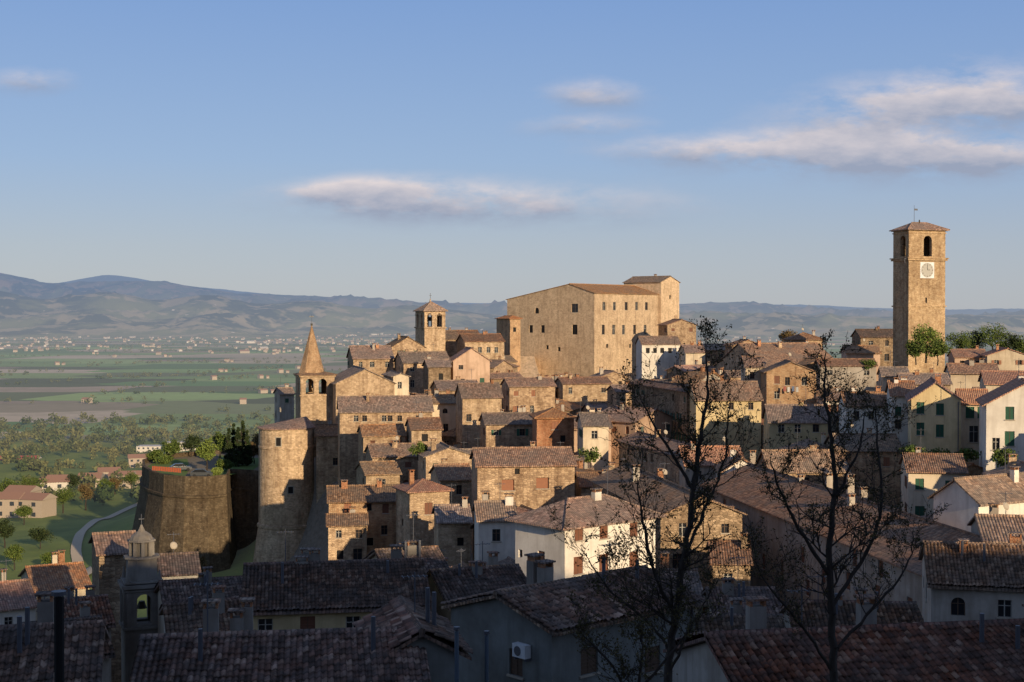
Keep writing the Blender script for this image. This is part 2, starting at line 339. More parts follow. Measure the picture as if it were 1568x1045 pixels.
def core(name,C,th,L1,L2,ze,z0,roof,wm,rm,wR,wL,rise=None,f=.5,dropz=0,oh=.45,chim=1,ant=False,tiles=False,allw=False,pipe=False,chm=None):
    par=empty(name); t=math.radians(th); e1=Vector((math.cos(t),math.sin(t),0)); e2=Vector((-math.sin(t),math.cos(t),0))
    C=Vector((C[0],C[1],0)); mw=MB();mo=MB();mr=MB()
    zl=ze-max(0,dropz) if roof=='A' else ze; zr=ze-max(0,dropz) if roof=='B' else ze
    bk=ze-dropz
    wall(mw,mo,C,e1,L1,z0,zr,-e2,wR,wm); wall(mw,mo,C,e2,L2,z0,zl,-e1,wL,wm)
    wall(mw,mo,C+e1*L1,e2,L2,z0,(bk if roof=='B' else zl),e1,wL if allw else autowins(L2,z0,zl,.5,2),wm)
    wall(mw,mo,C+e2*L2,e1,L1,z0,(bk if roof=='A' else zr),e2,wR if allw else [],wm)
    if roof in 'AB':
        a,La,b,Lb=(e2,L2,e1,L1) if roof=='A' else (e1,L1,e2,L2)
        rise=rise if rise is not None else La*.5*.34
        pr=[(0,ze),(f*La,ze+rise),(La,bk)]; zz=ze-max(0,dropz)
        for off,nn in ((0,-b),(Lb,b)):
            pl=[(0,zz)]+pr+[(La,zz)]
            q=[C+a*s+b*off+Z*z for s,z in pl]
            qq=[q[0]]
            for p in q[1:]:
                if (p-qq[-1]).length>1e-3: qq.append(p)
            if (qq[0]-qq[-1]).length<1e-3: qq.pop()
            if len(qq)>2: mw.poly(qq,wm,nn)
        for (s0,q0),(s1,q1),sg in ((pr[0],pr[1],1),(pr[2],pr[1],-1)):
            if abs(s1-s0)<.05: continue
            sl=(q1-q0)/abs(s1-s0); E=C+a*(s0-sg*oh)-b*oh*.6+Z*(q0-sl*oh+.16); R=C+a*s1-b*oh*.6+Z*(q1+.16); LL=Lb+1.2*oh
            roofpoly(mr,[E,E+b*LL,R+b*LL,R],rm)
            if tiles:
                ev=(R-E); Lv=ev.length; ev.normalize(); corr(E,b,LL,ev,Lv,rm,par)
        if f<.99:
            R=C+a*(f*La)-b*oh*.6+Z*(ze+rise+.16+(.06 if tiles else 0)); mr.cyl(R,.15,.15,Lb+1.2*oh,rm,6,axis=b)
    elif roof=='H':
        m=min(L1,L2)/2; rise=rise if rise is not None else m*.38; sl=rise/m; ez=ze-sl*oh+.16
        q=[C-e1*oh-e2*oh,C+e1*(L1+oh)-e2*oh,C+e1*(L1+oh)+e2*(L2+oh),C-e1*oh+e2*(L2+oh)]; q=[p+Z*ez for p in q]
        if L1>=L2: A=C+e1*m+e2*m; B=C+e1*(L1-m+.001)+e2*m
        else: A=C+e1*m+e2*m; B=C+e1*m+e2*(L2-m+.001)
        A=A+Z*(ze+rise+.16); B=B+Z*(ze+rise+.16)
        if L1>=L2: pl=[[q[0],q[1],B,A],[q[1],q[2],B],[q[2],q[3],A,B],[q[3],q[0],A]]
        else: pl=[[q[0],q[1],A],[q[1],q[2],B,A],[q[2],q[3],B],[q[3],q[0],A,B]]
        for p in pl: roofpoly(mr,p,rm)
        for a0,b0 in ((q[0],A),(q[1],B if L1>=L2 else A),(A,B)):
            if (b0-a0).length>.1: mr.cyl(a0,.11,.11,(b0-a0).length,rm,6,axis=(b0-a0))
    else:
        rise=0
        mr.obox(C-e1*.15-e2*.15+Z*ze,e1*(L1+.3),e2*(L2+.3),Z*.3,'sill')
    mc=MB()
    for i in range(chim):
        s,r=random.uniform(.12,.88)*L1,random.uniform(.3,.8)*L2; w=random.uniform(.45,.8); h=ze+ (rise or 0)*.9+random.uniform(.5,1.1)
        o=C+e1*s+e2*r; mc.obox(o+Z*ze,e1*w,e2*.5,Z*(h-ze),chm or random.choice([wm,'brick','grey']))
        for k in (0,1): mc.obox(o+Z*(h+.001)+e1*(k*(w-.12)+.01),e1*.1,e2*.45,Z*.22,'brick')
        mc.obox(o+Z*(h+.225)-e1*.08-e2*.08,e1*(w+.16),e2*.66,Z*.08,rm)
    if tiles:
        for i in range(2):
            s=random.uniform(.15,.85)*L1; o=C+e1*s+e2*L2*random.uniform(.25,.4)+Z*(ze+.3); mc.cyl(o,.09,.09,random.uniform(.9,1.5)+(rise or 0)*.6,'metal',8); 
    if ant:
        o=C+e1*L1*random.uniform(.2,.8)+e2*L2*.5+Z*(ze+(rise or 0)); h=random.uniform(1.8,3)
        mc.cyl(o,.03,.03,h,'metal',5)
        for k in range(5): mc.obox(o+Z*(h-.2)+e1*(k*.22-.5)-e2*.3,e1*.025,e2*.6,Z*.025,'metal')
        mc.obox(o+Z*(h-.2)-e1*.55,e1*1.1,e2*.03,Z*.03,'metal')
        if random.random()<.25 and not tiles: mc.cyl(o+Z*h*.45-e2*.1,.34,.25,.08,'sill',12,axis=Vector((.5,-.75,.35)))
    if pipe: mo.cyl(C+e1*(L1-.3)-e2*.09+Z*z0,.06,.06,ze-z0-.2,'metal',6)
    mw.build('walls',par)
    if mo.f: mo.build('windows',par)
    mr.build('roof',par)
    if mc.f: mc.build('chimneys',par)
    cc=C+e1*L1/2+e2*L2/2; FOOT.append((cc.x,cc.y,L1/2,L2/2,t))
    return par
def geom(ul,uc,ur,d,th,L1=None,L2=None,mx=22):
    t=math.radians(th); c,s=math.cos(t),math.sin(t); xc=tx(uc)*d
    if L1 is None:
        q=c-tx(ur)*s; L1=(tx(ur)*d-xc)/q if q>.05 else 8
        L1=min(max(L1,3),60)
    if L2 is None:
        q=s+tx(ul)*c; L2=(xc-tx(ul)*d)/q if q>.12 else 8
        L2=min(max(L2,5),mx)
    return xc,c,s,L1,L2
def house(name,ul,uc,ur,ve,d,th,roof='A',wm='stone',rm='old',vb=None,wins=None,L1=None,L2=None,z0=None,dens=.7,fix=False,**k):
    if not fix and 'tower' not in name and ul<uc:
        tr=math.radians(th); q=math.sin(tr)+tx(ul)*math.cos(tr); raw=(tx(uc)-tx(ul))*d/q if q>.05 else -1
        if L2 is not None or raw<5:
            LL=L2 or random.uniform(6.5,9); best=None
            for a in range(-28,60):
                ar=math.radians(a); e=abs(uof(tx(uc)*d-LL*math.sin(ar),d+LL*math.cos(ar))-ul)
                if best is None or e<best[0]: best=(e,a)
            th=best[1]; L2=LL
    xc,c,s,L1,L2=geom(ul,uc,ur,d,th,L1,L2); ze=kz(ve)*d
    vb=vb or ve+45; PROT.append((min(ul,uc),ur,ve-14,vb,d))
    if z0 is None:
        zz=[H1(xc+a*c*L1-b*s*L2,d+a*s*L1+b*c*L2) for a in (0,1) for b in (0,1)]; z0=min(min(zz)-1.5,ze-6,kz(vb)*d-1)
    if wins is None: wR=autowins(L1,z0,ze,dens); wL=autowins(L2,z0,ze,dens*.8)
    else:
        wR=[];wL=[]
        for w in wins:
            fc,u,v,ww,hh=w[:5]; t=tx(u); st=w[5] if len(w)>5 else 'glass'; sc=w[6] if len(w)>6 else 'brown'
            if fc=='R': q=(t*d-xc)/(c-t*s); y=d+q*s
            else: q=(xc-t*d)/(s+t*c); y=d+q*c
            (wR if fc=='R' else wL).append(dict(s=q,z=kz(v)*y,w=ww,h=hh,style=st.replace('@',''),arch='@' in st,sc=sc))
    k.setdefault('ant',random.random()<.5 and d<320); k.setdefault('chim',random.choice([0,1,1,2]))
    return core(name,(xc,d),th,L1,L2,ze,z0,roof,wm,rm,wR,wL,**k)
# ================= KEY BUILDINGS =================
pal=house('hilltop_palazzo',797,910,1008,449,394,50,'A','palstone','old2',574,[('L',880,472,2.4,2.4,'glass'),('L',880,505,1.9,2.8,'void'),('L',831,504,1.4,2.2,'void'),('L',822,476,1.5,1.7,'void@'),('L',813,504,1.4,2.2,'void'),('L',856,535,1,1.2,'void'),('L',838,532,1,1.2,'void')]+
 [('R',x,469,1.5,2.3,'glass') for x in (925,941,959,975,990)]+[('R',x,505,1.5,2.7,'glass') for x in (924,940,955,972,988)]+[('R',x,530,1,1.1,'void') for x in (930,965)],L2=32,rise=2.6,f=.27,dropz=1.6,chim=0,ant=False,fix=True)
house('palazzo_wing',955,1012,1040,432,418,50,'B','palstone','old',500,[('L',985,447,.9,1.1,'void'),('R',1026,455,.9,1.2,'void')],rise=1.7,chim=1,fix=True)
house('stone_house',1008,1022,1066,498,392,25,'B','stone','old2',530,chim=1)
house('brick_house',770,781,797,488,386,25,'H','brickpale','new',545,[('R',788,505,.9,1.2,'void')],chim=0,L2=9,fix=True)
mb=MB()
p0=P(764,585,384);p1=P(826,585,380);p2=P(818,546,392);p3=P(772,546,394)
mb.poly([p0,p1,p2,p3],'palstone',(0,-1,.3)); mb.poly([p0,p3,P(772,546,410),P(752,585,410)],'palstone',(-1,0,.2)); mb.poly([p1,p2,P(818,546,410),P(830,585,410)],'palstone',(1,0,.2)); mb.poly([p3,p2,P(818,546,410),P(772,546,410)],'palstone',Z)
mb.build('palazzo_buttress')
# clock tower
ctd=270; TS='towerstone'
ct=house('clock_tower',1373,1391,1447,350,ctd,20,'H',TS,'old',560,[('R',1420,377,1.9,4.0,'thru@'),('L',1382,377,1.7,4.0,'thru@'),('R',1424,505,.5,1.1,'void'),('R',1405,540,.5,1.1,'void'),('R',1418,460,.4,1.0,'void')],chim=0,ant=False,oh=.6,rise=1.2,allw=True)
xc,c_,s_,L1,L2=geom(1373,1391,1447,ctd,20); e1=Vector((c_,s_,0)); e2=Vector((-s_,c_,0)); C0=Vector((xc,ctd,0)); m=MB()
for v,h,o in ((399,.35,.32),(396,.2,.5),(470,.25,.2),(353,.35,.3),(357,.2,.15)):
    z=kz(v)*ctd; m.obox(C0-e1*o-e2*o+Z*z,e1*(L1+2*o),e2*(L2+2*o),Z*h,TS)
z=kz(426)*ctd; q=(L1-3.2)/2+.0
m.obox(C0+e1*q-e2*.06+Z*z,e1*3.2,e2*.05,Z*3.1,'offwhite'); 
cc=C0+e1*(L1/2)-e2*.075+Z*(z+1.55); m.cyl(cc,1.4,1.4,.02,'frame',28,axis=-e2)
for k in range(12):
    a=math.pi*k/6; p=cc+e1*math.sin(a)*1.18+Z*math.cos(a)*1.18-e2*.03; m.obox(p-e1*.05-Z*.09,e1*.1,-e2*.02,Z*.18,'void')
m.obox(cc-e1*.04-e2*.035,e1*.08,-e2*.02,Z*1.0,'void'); m.obox(cc-e1*.04-e2*.04,e1*.6,-e2*.02,Z*.08,'void')
m.build('clock_and_cornices',ct); m=MB()
top=C0+e1*L1/2+e2*L2/2; zt=kz(350)*ctd
m.cyl(top+Z*(zt-5.0),.9,.6,1.0,'bronze',12); m.cyl(top+Z*(zt-4.0),.6,.25,.5,'bronze',12); m.cyl(top+Z*(zt-3.5),.05,.05,3,'metal',5)
m.obox(top-e1*L1/2+e1*.4+Z*(zt-3),e1*(L1-.8),e2*.15,Z*.15,'wood')
m.obox(top-e1*L1/2+e1*.05-e2*(L2/2-.05)+Z*(kz(393)*ctd-.2),e1*(L1-.1),e2*(L2-.1),Z*.1,'wood')
t1=top-e1*1.2-e2*0+Z*(zt+.8); m.cyl(t1,.05,.03,3.9,'metal',5); m.obox(t1+Z*2.9,e1*.8,e2*.02,Z*.35,'metal'); m.cyl(top+Z*(zt+1.0),.25,.1,.9,'bronze',8)
m.obox(C0-e1*1.0+Z*(kz(397)*ctd),e1*.7,e2*.1,Z*.12,'metal'); m.obox(C0-e1*.9+Z*(kz(403)*ctd),e1*.1,e2*.1,Z*.9,'metal')
m.build('bell_and_vane',ct)
# bell tower of the upper church
bd=335; bt=house('church_bell_tower',636,650,682,475,bd,25,'H','stone2','old2',520,[('R',658,491,1.3,3.4,'thru@'),('R',673,491,1.3,3.4,'thru@'),('L',639.5,491,1.0,3.4,'thru@'),('L',645.5,491,1.0,3.4,'thru@')],chim=0,ant=False,rise=1.9,oh=.5,allw=True)
xc,c_,s_,L1,L2=geom(636,650,682,bd,25); e1=Vector((c_,s_,0)); e2=Vector((-s_,c_,0)); C0=Vector((xc,bd,0)); m=MB()
for v,h,o in ((503,.3,.25),(483,.15,.15),(477,.3,.3)): m.obox(C0-e1*o-e2*o+Z*kz(v)*bd,e1*(L1+2*o),e2*(L2+2*o),Z*h,'stone2')
tp=C0+e1*L1/2+e2*L2/2+Z*(kz(475)*bd+1.9); m.cyl(tp,.3,.05,.9,'stone2',8); m.obox(tp+Z*.8,e1*.08,e2*.08,Z*1.4,'metal'); m.obox(tp+Z*1.6-e1*.3,e1*.68,e2*.07,Z*.08,'metal')
m.obox(C0+e1*.1+e2*.1+Z*(kz(501)*bd),e1*(L1-.2),e2*(L2-.2),Z*.1,'wood')
m.cyl(C0+e1*L1/2+e2*L2/2+Z*(kz(492)*bd),.7,.4,1,'bronze',10)
m.build('cornices_and_cross',bt)
# spired tower
sd=265; st=house('spired_bell_tower',447,460,512,575,sd,17,'H','stone2','old2',650,[('R',474,592,1.5,2.9,'thru@'),('R',494,592,1.5,2.9,'thru@'),('L',451,592,1.3,2.9,'thru@'),('L',456.5,592,1.3,2.9,'thru@')],L2=6.5,chim=0,ant=False,rise=.7,oh=.45,allw=True)
xc,c_,s_,L1,L2=geom(447,460,512,sd,17,None,6.5); e1=Vector((c_,s_,0)); e2=Vector((-s_,c_,0)); C0=Vector((xc,sd,0)); m=MB()
cx=C0+e1*(tx(479)*sd-xc+.3)+e2*L2/2; m.cyl(cx+Z*(kz(573)*sd),2.55,.05,(kz(498)-kz(573))*sd,'brickpale',8,rot=.4)
m.cyl(cx+Z*(kz(500)*sd),.04,.03,2.2,'metal',5); m.cyl(cx+Z*(kz(499)*sd),.22,.2,.4,'bronze',8); m.obox(cx+Z*(kz(486)*sd)-e1*.5,e1*.9,e2*.03,Z*.25,'metal')
for v,h,o in ((607,.25,.18),(578,.3,.22)): m.obox(C0-e1*o-e2*o+Z*kz(v)*sd,e1*(L1+2*o),e2*(L2+2*o),Z*h,'stone2')
m.obox(C0+e1*.1+e2*.1+Z*(kz(606)*sd),e1*(L1-.2),e2*(L2-.2),Z*.1,'wood')
m.cyl(C0+e1*L1*.5+e2*L2/2+Z*(kz(596)*sd),.7,.4,1,'bronze',10)
m.build('spire',st)
# round tower
m=MB(); rc=Vector((tx(438)*257,257,0)); k=36; prof=[(6.7,-50),(6.3,kz(880)*252),(5.15,kz(812)*252),(5.35,kz(811)*252),(5.35,kz(807)*252),(5.05,kz(806)*252),(5.0,kz(690)*252),(5.1,kz(689)*252),(5.1,kz(686)*252),(5.0,kz(685)*252),(5.0,kz(657)*252)]
for (r0,z0),(r1,z1) in zip(prof,prof[1:]):
    for i in range(k):
        a0,a1=2*math.pi*i/k,2*math.pi*(i+1)/k; q=[rc+Vector((math.cos(a)*r,math.sin(a)*r,z)) for a,r,z in ((a0,r0,z0),(a1,r0,z0),(a1,r1,z1),(a0,r1,z1))]
        i0=len(m.v); m.v+=[p[:] for p in q]; m.f.append((i0,i0+1,i0+2,i0+3)); m.mi.append(m.slot('stone2')); m.uv+=[(a0*5,z0),(a1*5,z0),(a1*5,z1),(a0*5,z1)]
def cylwin(m,u,v,w,h):
    x=tx(u)*252-rc.x; y=-math.sqrt(max(.1,25-x*x)); n=Vector((x,y,0)).normalized(); e=Vector((-n.y,n.x,0)); p=rc+n*5.0+Z*kz(v)*252
    m.obox(p-e*w/2-Z*h/2-n*.3,e*w,Z*h,n*.33,'void')
    for a,b in ((-w/2-.15,.15),(w/2,.15)): m.obox(p+e*a-Z*h/2-n*.3,e*b,Z*h,n*.38,'sill')
    for a in (-h/2-.15,h/2): m.obox(p-e*(w/2+.15)+Z*a-n*.3,e*(w+.3),Z*.15,n*.4,'sill')
rt=empty('round_tower'); 
for w in ((426,677,.9,1.5),(444,751,.9,1.2)): cylwin(m,*w)
m.build('shaft',rt); m=MB(); zt=kz(657)*252; ap=rc+Vector((3.2,3,zt+1.7))
for i in range(k):
    a0,a1=2*math.pi*i/k,2*math.pi*(i+1)/k; q=[rc+Vector((math.cos(a)*5.35,math.sin(a)*5.35,zt)) for a in (a0,a1)]
    m.poly([q[0],q[1],ap],'old',Z); m.poly([q[0],q[1],q[1]-Z*.2,q[0]-Z*.2],'old',(q[0]-rc))
m.build('roof',rt); PROT.append((393,484,645,885,250)); FOOT.append((rc.x,rc.y,5.5,5.5,0))
# ---- houses ----
h=house
h('stone_house',476,484,524,668,254,8,'A','stone2','old',850,[('R',513,707,.9,1.3,'glass'),('R',497,760,.6,.8,'void'),('R',510,800,.7,.9,'void')],L2=9,chim=1,fix=True)
h('stone_house',520,526,545,682,250,8,'A','stone','old',740,L2=8,fix=True)
h('church_nave',508,514,604,588,262,14,'B','stone2','old',606,[('R',598,587,.8,1.6,'void@'),('R',560,590,1,1,'void')],rise=2.6,L2=16,chim=0,fix=True)
h('plaster_house',596,602,624,577,266,14,'B','cream','old',606,[('R',599,587,.9,1.8,'void@'),('R',612,590,.8,1.2,'glass')],L2=12,chim=0,fix=True)
h('stone_house',508,520,662,631,240,9,'A','stone','old',655,[('R',x,641,.8,1.0,'glass') for x in (545,558,588,597,612,640)],L2=9,chim=2,rise=2.2,fix=True)
h('stone_house',622,630,676,658,225,14,'A','stone2','old',690)
h('stone_house',545,556,620,668,228,12,'A','stone','old2',690)
h('stone_house',420,428,450,604,290,20,'A','grey','old',640,chim=1)
h('stone_house',532,541,602,549,302,14,'A','stone','old',575,chim=2,rise=2.4)
h('stone_house',588,600,650,532,318,18,'B','stone','old',560,rise=2.2)
h('stone_house',604,618,690,556,296,16,'A','stone','old',600,rise=2)
h('stone_house',648,656,690,562,285,12,'A','dstone','old',600,[('R',658,577,.9,1.3,'void'),('R',675,577,.9,1.3,'void')])
h('brick_house',686,694,750,553,300,12,'B','pink','old2',590,rise=2.6)
h('stone_house',700,712,772,523,335,14,'A','stone2','old',550,[('R',x,536,.9,1.3,'glass') for x in (722,735,748,760)],chim=2)
h('stone_house',690,699,735,515,350,14,'A','stone','old',530)
h('stone_house',640,655,705,520,345,16,'A','stone','old',535)
h('stone_house',740,752,800,580,320,20,'A','dstone','old',600)
h('stone_house',660,672,735,598,262,25,'A','stone','old',628)
h('stone_house',698,708,768,608,240,14,'A','stone2','old',655,[('R',731,613,2.2,1.7,'void'),('R',718,640,.9,1.2,'glass')],rise=2)
h('plaster_house',655,662,700,618,248,14,'A','cream','old',640)
h('stone_house',768,780,850,592,262,18,'A','stone','old',615)
h('stone_house',850,862,935,588,275,14,'A','stone2','old2',610)
h('stone_house',930,944,1010,600,258,14,'A','stone','old',625)
h('stone_house',905,918,962,578,300,18,'B','stone','old',600)
h('brick_house',815,822,879,640,214,10,'H','brick','new',690,[('R',850,652,1,1.2,'shut','rust'),('R',862,672,.8,1,'void')],L2=8)
h('brick_house',872,879,936,655,222,10,'A','pink','old2',692,[('R',893,668,.8,1.1,'shut','brown'),('R',905,668,.8,1.1,'glass'),('R',922,668,.8,1.1,'glass')],L2=8)
h('stone_house',735,744,818,650,226,16,'A','stone','old',680)
h('stone_house',560,570,640,700,215,18,'A','stone','old',725)
h('stone_house',640,652,725,700,200,22,'B','stone2','old',728)
h('stone_house',545,560,612,727,205,30,'A','stone2','old',752)
h('stone_house',660,674,724,735,180,22,'A','stone2','old2',790)
h('stone_house',722,731,880,714,165,9,'A','stone','old',772,[('R',778,743,1.5,1.3,'brickin'),('R',831,740,1.5,1.3,'brickin'),('R',792,722,.6,.7,'void'),('R',745,760,.7,.8,'void')],L2=9,chim=1)
h('stone_house',606,627,688,753,165,22,'H','stone2','new',862,[('R',656,779,1.0,1.4,'shut','brown'),('R',648,850,1.1,1.6,'void@'),('R',672,820,.7,.9,'void'),('L',616,800,.6,.8,'void')],chim=1,fix=True)
h('brick_house',497,503,616,769,176,8,'A','brickpale','old',850,[('R',532,779,.9,1.4,'shut','rust'),('R',565,777,.6,.9,'void'),('R',590,779,.8,1.2,'shut','brown'),('R',588,812,.8,1.2,'glass'),('R',566,830,.8,1,'void')],L2=8,chim=2,fix=True)
h('brick_house',497,502,561,805,170,8,'A','stone','old',855,[('R',518,818,.7,.9,'glass'),('R',549,818,.8,1,'glass'),('R',547,850,1.1,1.5,'glass'),('R',520,850,.8,1.1,'void')],L2=5,chim=1,fix=True)
h('stone_house',664,671,720,800,150,14,'A','stone2','old',862,[('R',705,830,.7,.9,'void')],L2=7)
h('plaster_house',726,733,790,797,137,12,'A','white','old',850,[('R',760,820,.8,1.2,'glass')],L2=7)
h('white_house',789,865,1004,805,118,40,'H','white','old',930,[('R',887,817,1.0,1.25,'shut'),('R',925,814,1.0,1.25,'shut'),('R',971,811,1.0,1.25,'shut'),('R',886,866,1.1,1.5,'shut'),('R',925,862,1.1,1.5,'shut'),('R',971,858,1.1,1.5,'shut'),('R',886,915,1.1,1.5,'shut'),('R',971,905,1.1,1.5,'shut'),('L',829,861,.9,1.9,'shut'),('L',797,848,.5,.7,'void')],chim=1,oh=.7,rise=1.5,ant=True,fix=True)
h('plaster_house',884,893,932,652,206,14,'A','cream','old',690)
h('stone_house',880,890,948,745,170,16,'A','stone','old',775,[('R',903,745,1.6,1.3,'void@'),('R',925,760,.7,.9,'void')])
h('stone_house',960,1045,1110,700,182,14,'B','stone','old',760,L2=26,fix=True)
h('long_street_house',1075,1425,1500,882,105,9,'B','grey','old',930,[('L',1143,850,1.0,1.6,'shut','rust'),('L',1170,860,1.0,1.6,'shut','rust'),('L',1198,870,1.0,1.6,'shut','rust')]+[('L',u,vv,1,1.5,'shut','brown') for u,vv in ((1095,800),(1110,775),(1130,790),(1230,850),(1262,880),(1300,890),(1345,910),(1238,900),(1395,930),(1310,855),(1350,870))],L1=11,L2=58,rise=2.2,chim=5,fix=True)
h('row_house',938,1012,1075,790,132,9,'B','dstone','old',860,L1=8,L2=30,rise=1.6,chim=2,fix=True)
h('stone_house',1062,1072,1128,812,140,4,'A','dstone','old2',860,L2=7)
h('stone_house',1085,1092,1150,862,122,0,'A','dstone','old',900,L2=7,chim=1)
h('stone_house',1035,1050,1140,712,178,14,'A','grey','new',722,rise=1.8)
h('plaster_house',1098,1106,1168,724,166,10,'B','white','old2',765,[('R',1137,745,.8,1,'glass')],rise=1.6)
h('stone_house',1160,1180,1300,722,168,16,'A','stone','old',745,rise=2)
h('plaster_house',1170,1178,1268,646,200,12,'A','yellow','old',672,[('R',1197,656,.9,1.1,'glass'),('R',1222,656,.9,1.1,'glass'),('R',1250,656,.9,1.1,'glass')],rise=2)
h('plaster_house',1052,1066,1166,612,216,14,'A','yellow','old2',650,[('R',1085,622,.8,1.1,'glass'),('R',1120,622,.8,1.1,'glass'),('R',1150,622,.8,1.1,'glass')],rise=2.4)
h('stone_house',968,1052,1070,600,222,12,'B','dstone','dark',700,L2=30,fix=True)
h('brick_house',1165,1174,1250,570,232,12,'B','brickpale','old',630,[('R',1190,582,.9,1.3,'shut','brown'),('R',1206,584,.8,1.3,'glass'),('R',1232,584,.9,1.3,'glass'),('R',1190,605,.9,1.2,'glass')],rise=1.6)
h('plaster_house',1135,1142,1172,562,240,12,'A','cream','old',600,[('R',1152,575,.8,1.2,'glass')])
h('white_house',974,983,1041,527,330,15,'A','white','old',552,[('R',x,537,.9,1.2,'void') for x in (992,1003,1014,1026)],rise=1.6)
h('stone_house',1040,1050,1080,540,320,15,'A','cream','old2',556)
h('stone_house',1068,1078,1130,536,330,16,'A','stone','old',550)
h('stone_house',1110,1122,1170,530,310,14,'B','stone','old2',548)
h('stone_house',1148,1170,1292,566,268,14,'A','stone2','old',590,L2=24,rise=4.6,chim=3,fix=True)
h('stone_house',1200,1212,1260,520,310,18,'H','stone','old2',535)
h('stone_house',1248,1256,1342,560,262,10,'A','grey','old2',590,dens=.4,rise=1.0,L2=5)
h('stone_house',1288,1296,1348,541,292,12,'A','pink','old2',556)
h('stone_house',1305,1318,1374,516,300,14,'A','dstone','dark',548,rise=1.4)
h('plaster_house',1345,1352,1392,576,235,12,'A','cream','old',600)
h('plaster_house',1452,1462,1512,547,292,14,'A','pink','old2',572)
h('plaster_house',1500,1512,1575,545,285,14,'B','cream','new',575)
h('plaster_house',1372,1382,1456,588,228,10,'A','stone2','old',606)
h('plaster_house',1448,1456,1530,572,240,10,'A','cream','old2',590)
h('plaster_house',1500,1510,1610,588,205,10,'A','cream','new',606)
h('yellow_house',1390,1396,1472,612,168,10,'B','yellow','new',700,[('R',1410,625,.9,1.4,'shut','green'),('R',1440,627,.9,1.4,'shut','green'),('R',1410,657,.9,1.5,'shut','green'),('R',1440,660,.9,1.5,'shut','green')],L2=12,rise=2.0,pipe=True)
h('plaster_house',1464,1470,1514,618,172,8,'A','cream','new',700,[('R',1486,632,1.0,1.4,'shut','green'),('R',1502,632,.7,1.4,'shut','green'),('R',1492,665,1.1,2,'glass')],L2=8)
h('white_house',1500,1511,1640,620,152,8,'B','white','new',700,[('R',1547,633,.9,1.4,'shut','green'),('R',1547,672,1,1.6,'shut','green'),('R',1526,680,.8,1.3,'glass')],L2=12,rise=2.4,pipe=True)
h('white_house',1358,1366,1396,606,182,10,'A','white','old2',665,[('R',1376,630,.8,1.2,'shut','green'),('R',1376,650,.8,1.2,'glass')],L2=9)
h('white_house',1285,1296,1362,622,190,12,'A','white','old',668,[('R',x,636,.8,1.1,'glass') for x in (1312,1335)])
h('plaster_house',1380,1392,1480,722,150,14,'A','cream','old',748)
h('stone_house',1265,1280,1380,690,172,14,'A','stone','old',712)
h('white_house',1440,1500,1640,770,118,30,'A','white','old',800,[('R',1525,782,.8,1,'glass')],rise=1.6,fix=True)
h('plaster_house',1415,1428,1720,896,92,12,'A','grey','old',965,rise=1.8,L2=10,tiles=True,pipe=True,chim=3)
h('stone_house',1490,1510,1700,828,106,22,'A','grey','old',845,rise=1.2,L2=8)
# foreground
fg=dict(tiles=True,chm='towergrey')
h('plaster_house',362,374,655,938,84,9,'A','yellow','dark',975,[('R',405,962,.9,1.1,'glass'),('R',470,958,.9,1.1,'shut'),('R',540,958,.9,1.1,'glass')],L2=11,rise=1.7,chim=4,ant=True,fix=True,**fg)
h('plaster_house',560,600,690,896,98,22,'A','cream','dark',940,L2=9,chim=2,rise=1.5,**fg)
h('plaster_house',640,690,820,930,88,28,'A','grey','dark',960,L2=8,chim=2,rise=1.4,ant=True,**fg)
h('plaster_house',700,845,1065,968,62,42,'A','grey_green','dark',1045,[('R',903,1012,1.1,1.2,'shut','wood'),('R',1000,1010,1.1,1.2,'shut','wood'),('L',790,1015,.9,1.2,'shut','wood')],L2=7,chim=2,rise=1.0,pipe=True,ant=True,fix=True,**fg)
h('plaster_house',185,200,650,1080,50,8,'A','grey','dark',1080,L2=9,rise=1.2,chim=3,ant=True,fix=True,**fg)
h('plaster_house',560,585,700,1008,54,12,'B','grey_green','redroof',1060,[('R',655,1030,1.2,1.2,'glass')],L2=6,rise=.8,chim=0,fix=True,**fg)
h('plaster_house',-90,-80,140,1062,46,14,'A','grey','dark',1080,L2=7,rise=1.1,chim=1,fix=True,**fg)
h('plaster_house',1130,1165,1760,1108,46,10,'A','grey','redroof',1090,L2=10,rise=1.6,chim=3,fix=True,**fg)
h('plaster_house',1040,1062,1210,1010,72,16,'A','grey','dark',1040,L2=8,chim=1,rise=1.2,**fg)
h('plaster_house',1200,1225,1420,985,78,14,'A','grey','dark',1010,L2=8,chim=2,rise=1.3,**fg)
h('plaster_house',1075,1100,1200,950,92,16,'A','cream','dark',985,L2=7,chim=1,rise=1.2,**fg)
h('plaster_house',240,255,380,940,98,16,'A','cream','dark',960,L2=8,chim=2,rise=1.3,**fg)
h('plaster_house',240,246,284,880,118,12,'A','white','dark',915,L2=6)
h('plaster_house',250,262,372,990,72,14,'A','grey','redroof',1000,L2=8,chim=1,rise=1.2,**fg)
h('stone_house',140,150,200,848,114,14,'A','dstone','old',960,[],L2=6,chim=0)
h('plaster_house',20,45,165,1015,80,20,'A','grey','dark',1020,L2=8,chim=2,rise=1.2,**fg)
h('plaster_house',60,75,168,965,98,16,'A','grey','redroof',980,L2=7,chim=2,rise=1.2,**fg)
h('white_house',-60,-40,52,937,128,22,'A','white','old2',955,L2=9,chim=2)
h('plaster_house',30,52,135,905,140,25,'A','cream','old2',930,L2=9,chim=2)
h('plaster_house',990,1010,1075,925,96,16,'A','cream','dark',960)
m=MB(); xc,c_,s_,L1,L2=geom(700,845,1065,62,42,None,7); e1=Vector((c_,s_,0)); e2=Vector((-s_,c_,0)); b=Vector((xc,62,0))+e2*1.3-e1*.42+Z*(kz(1016)*62)
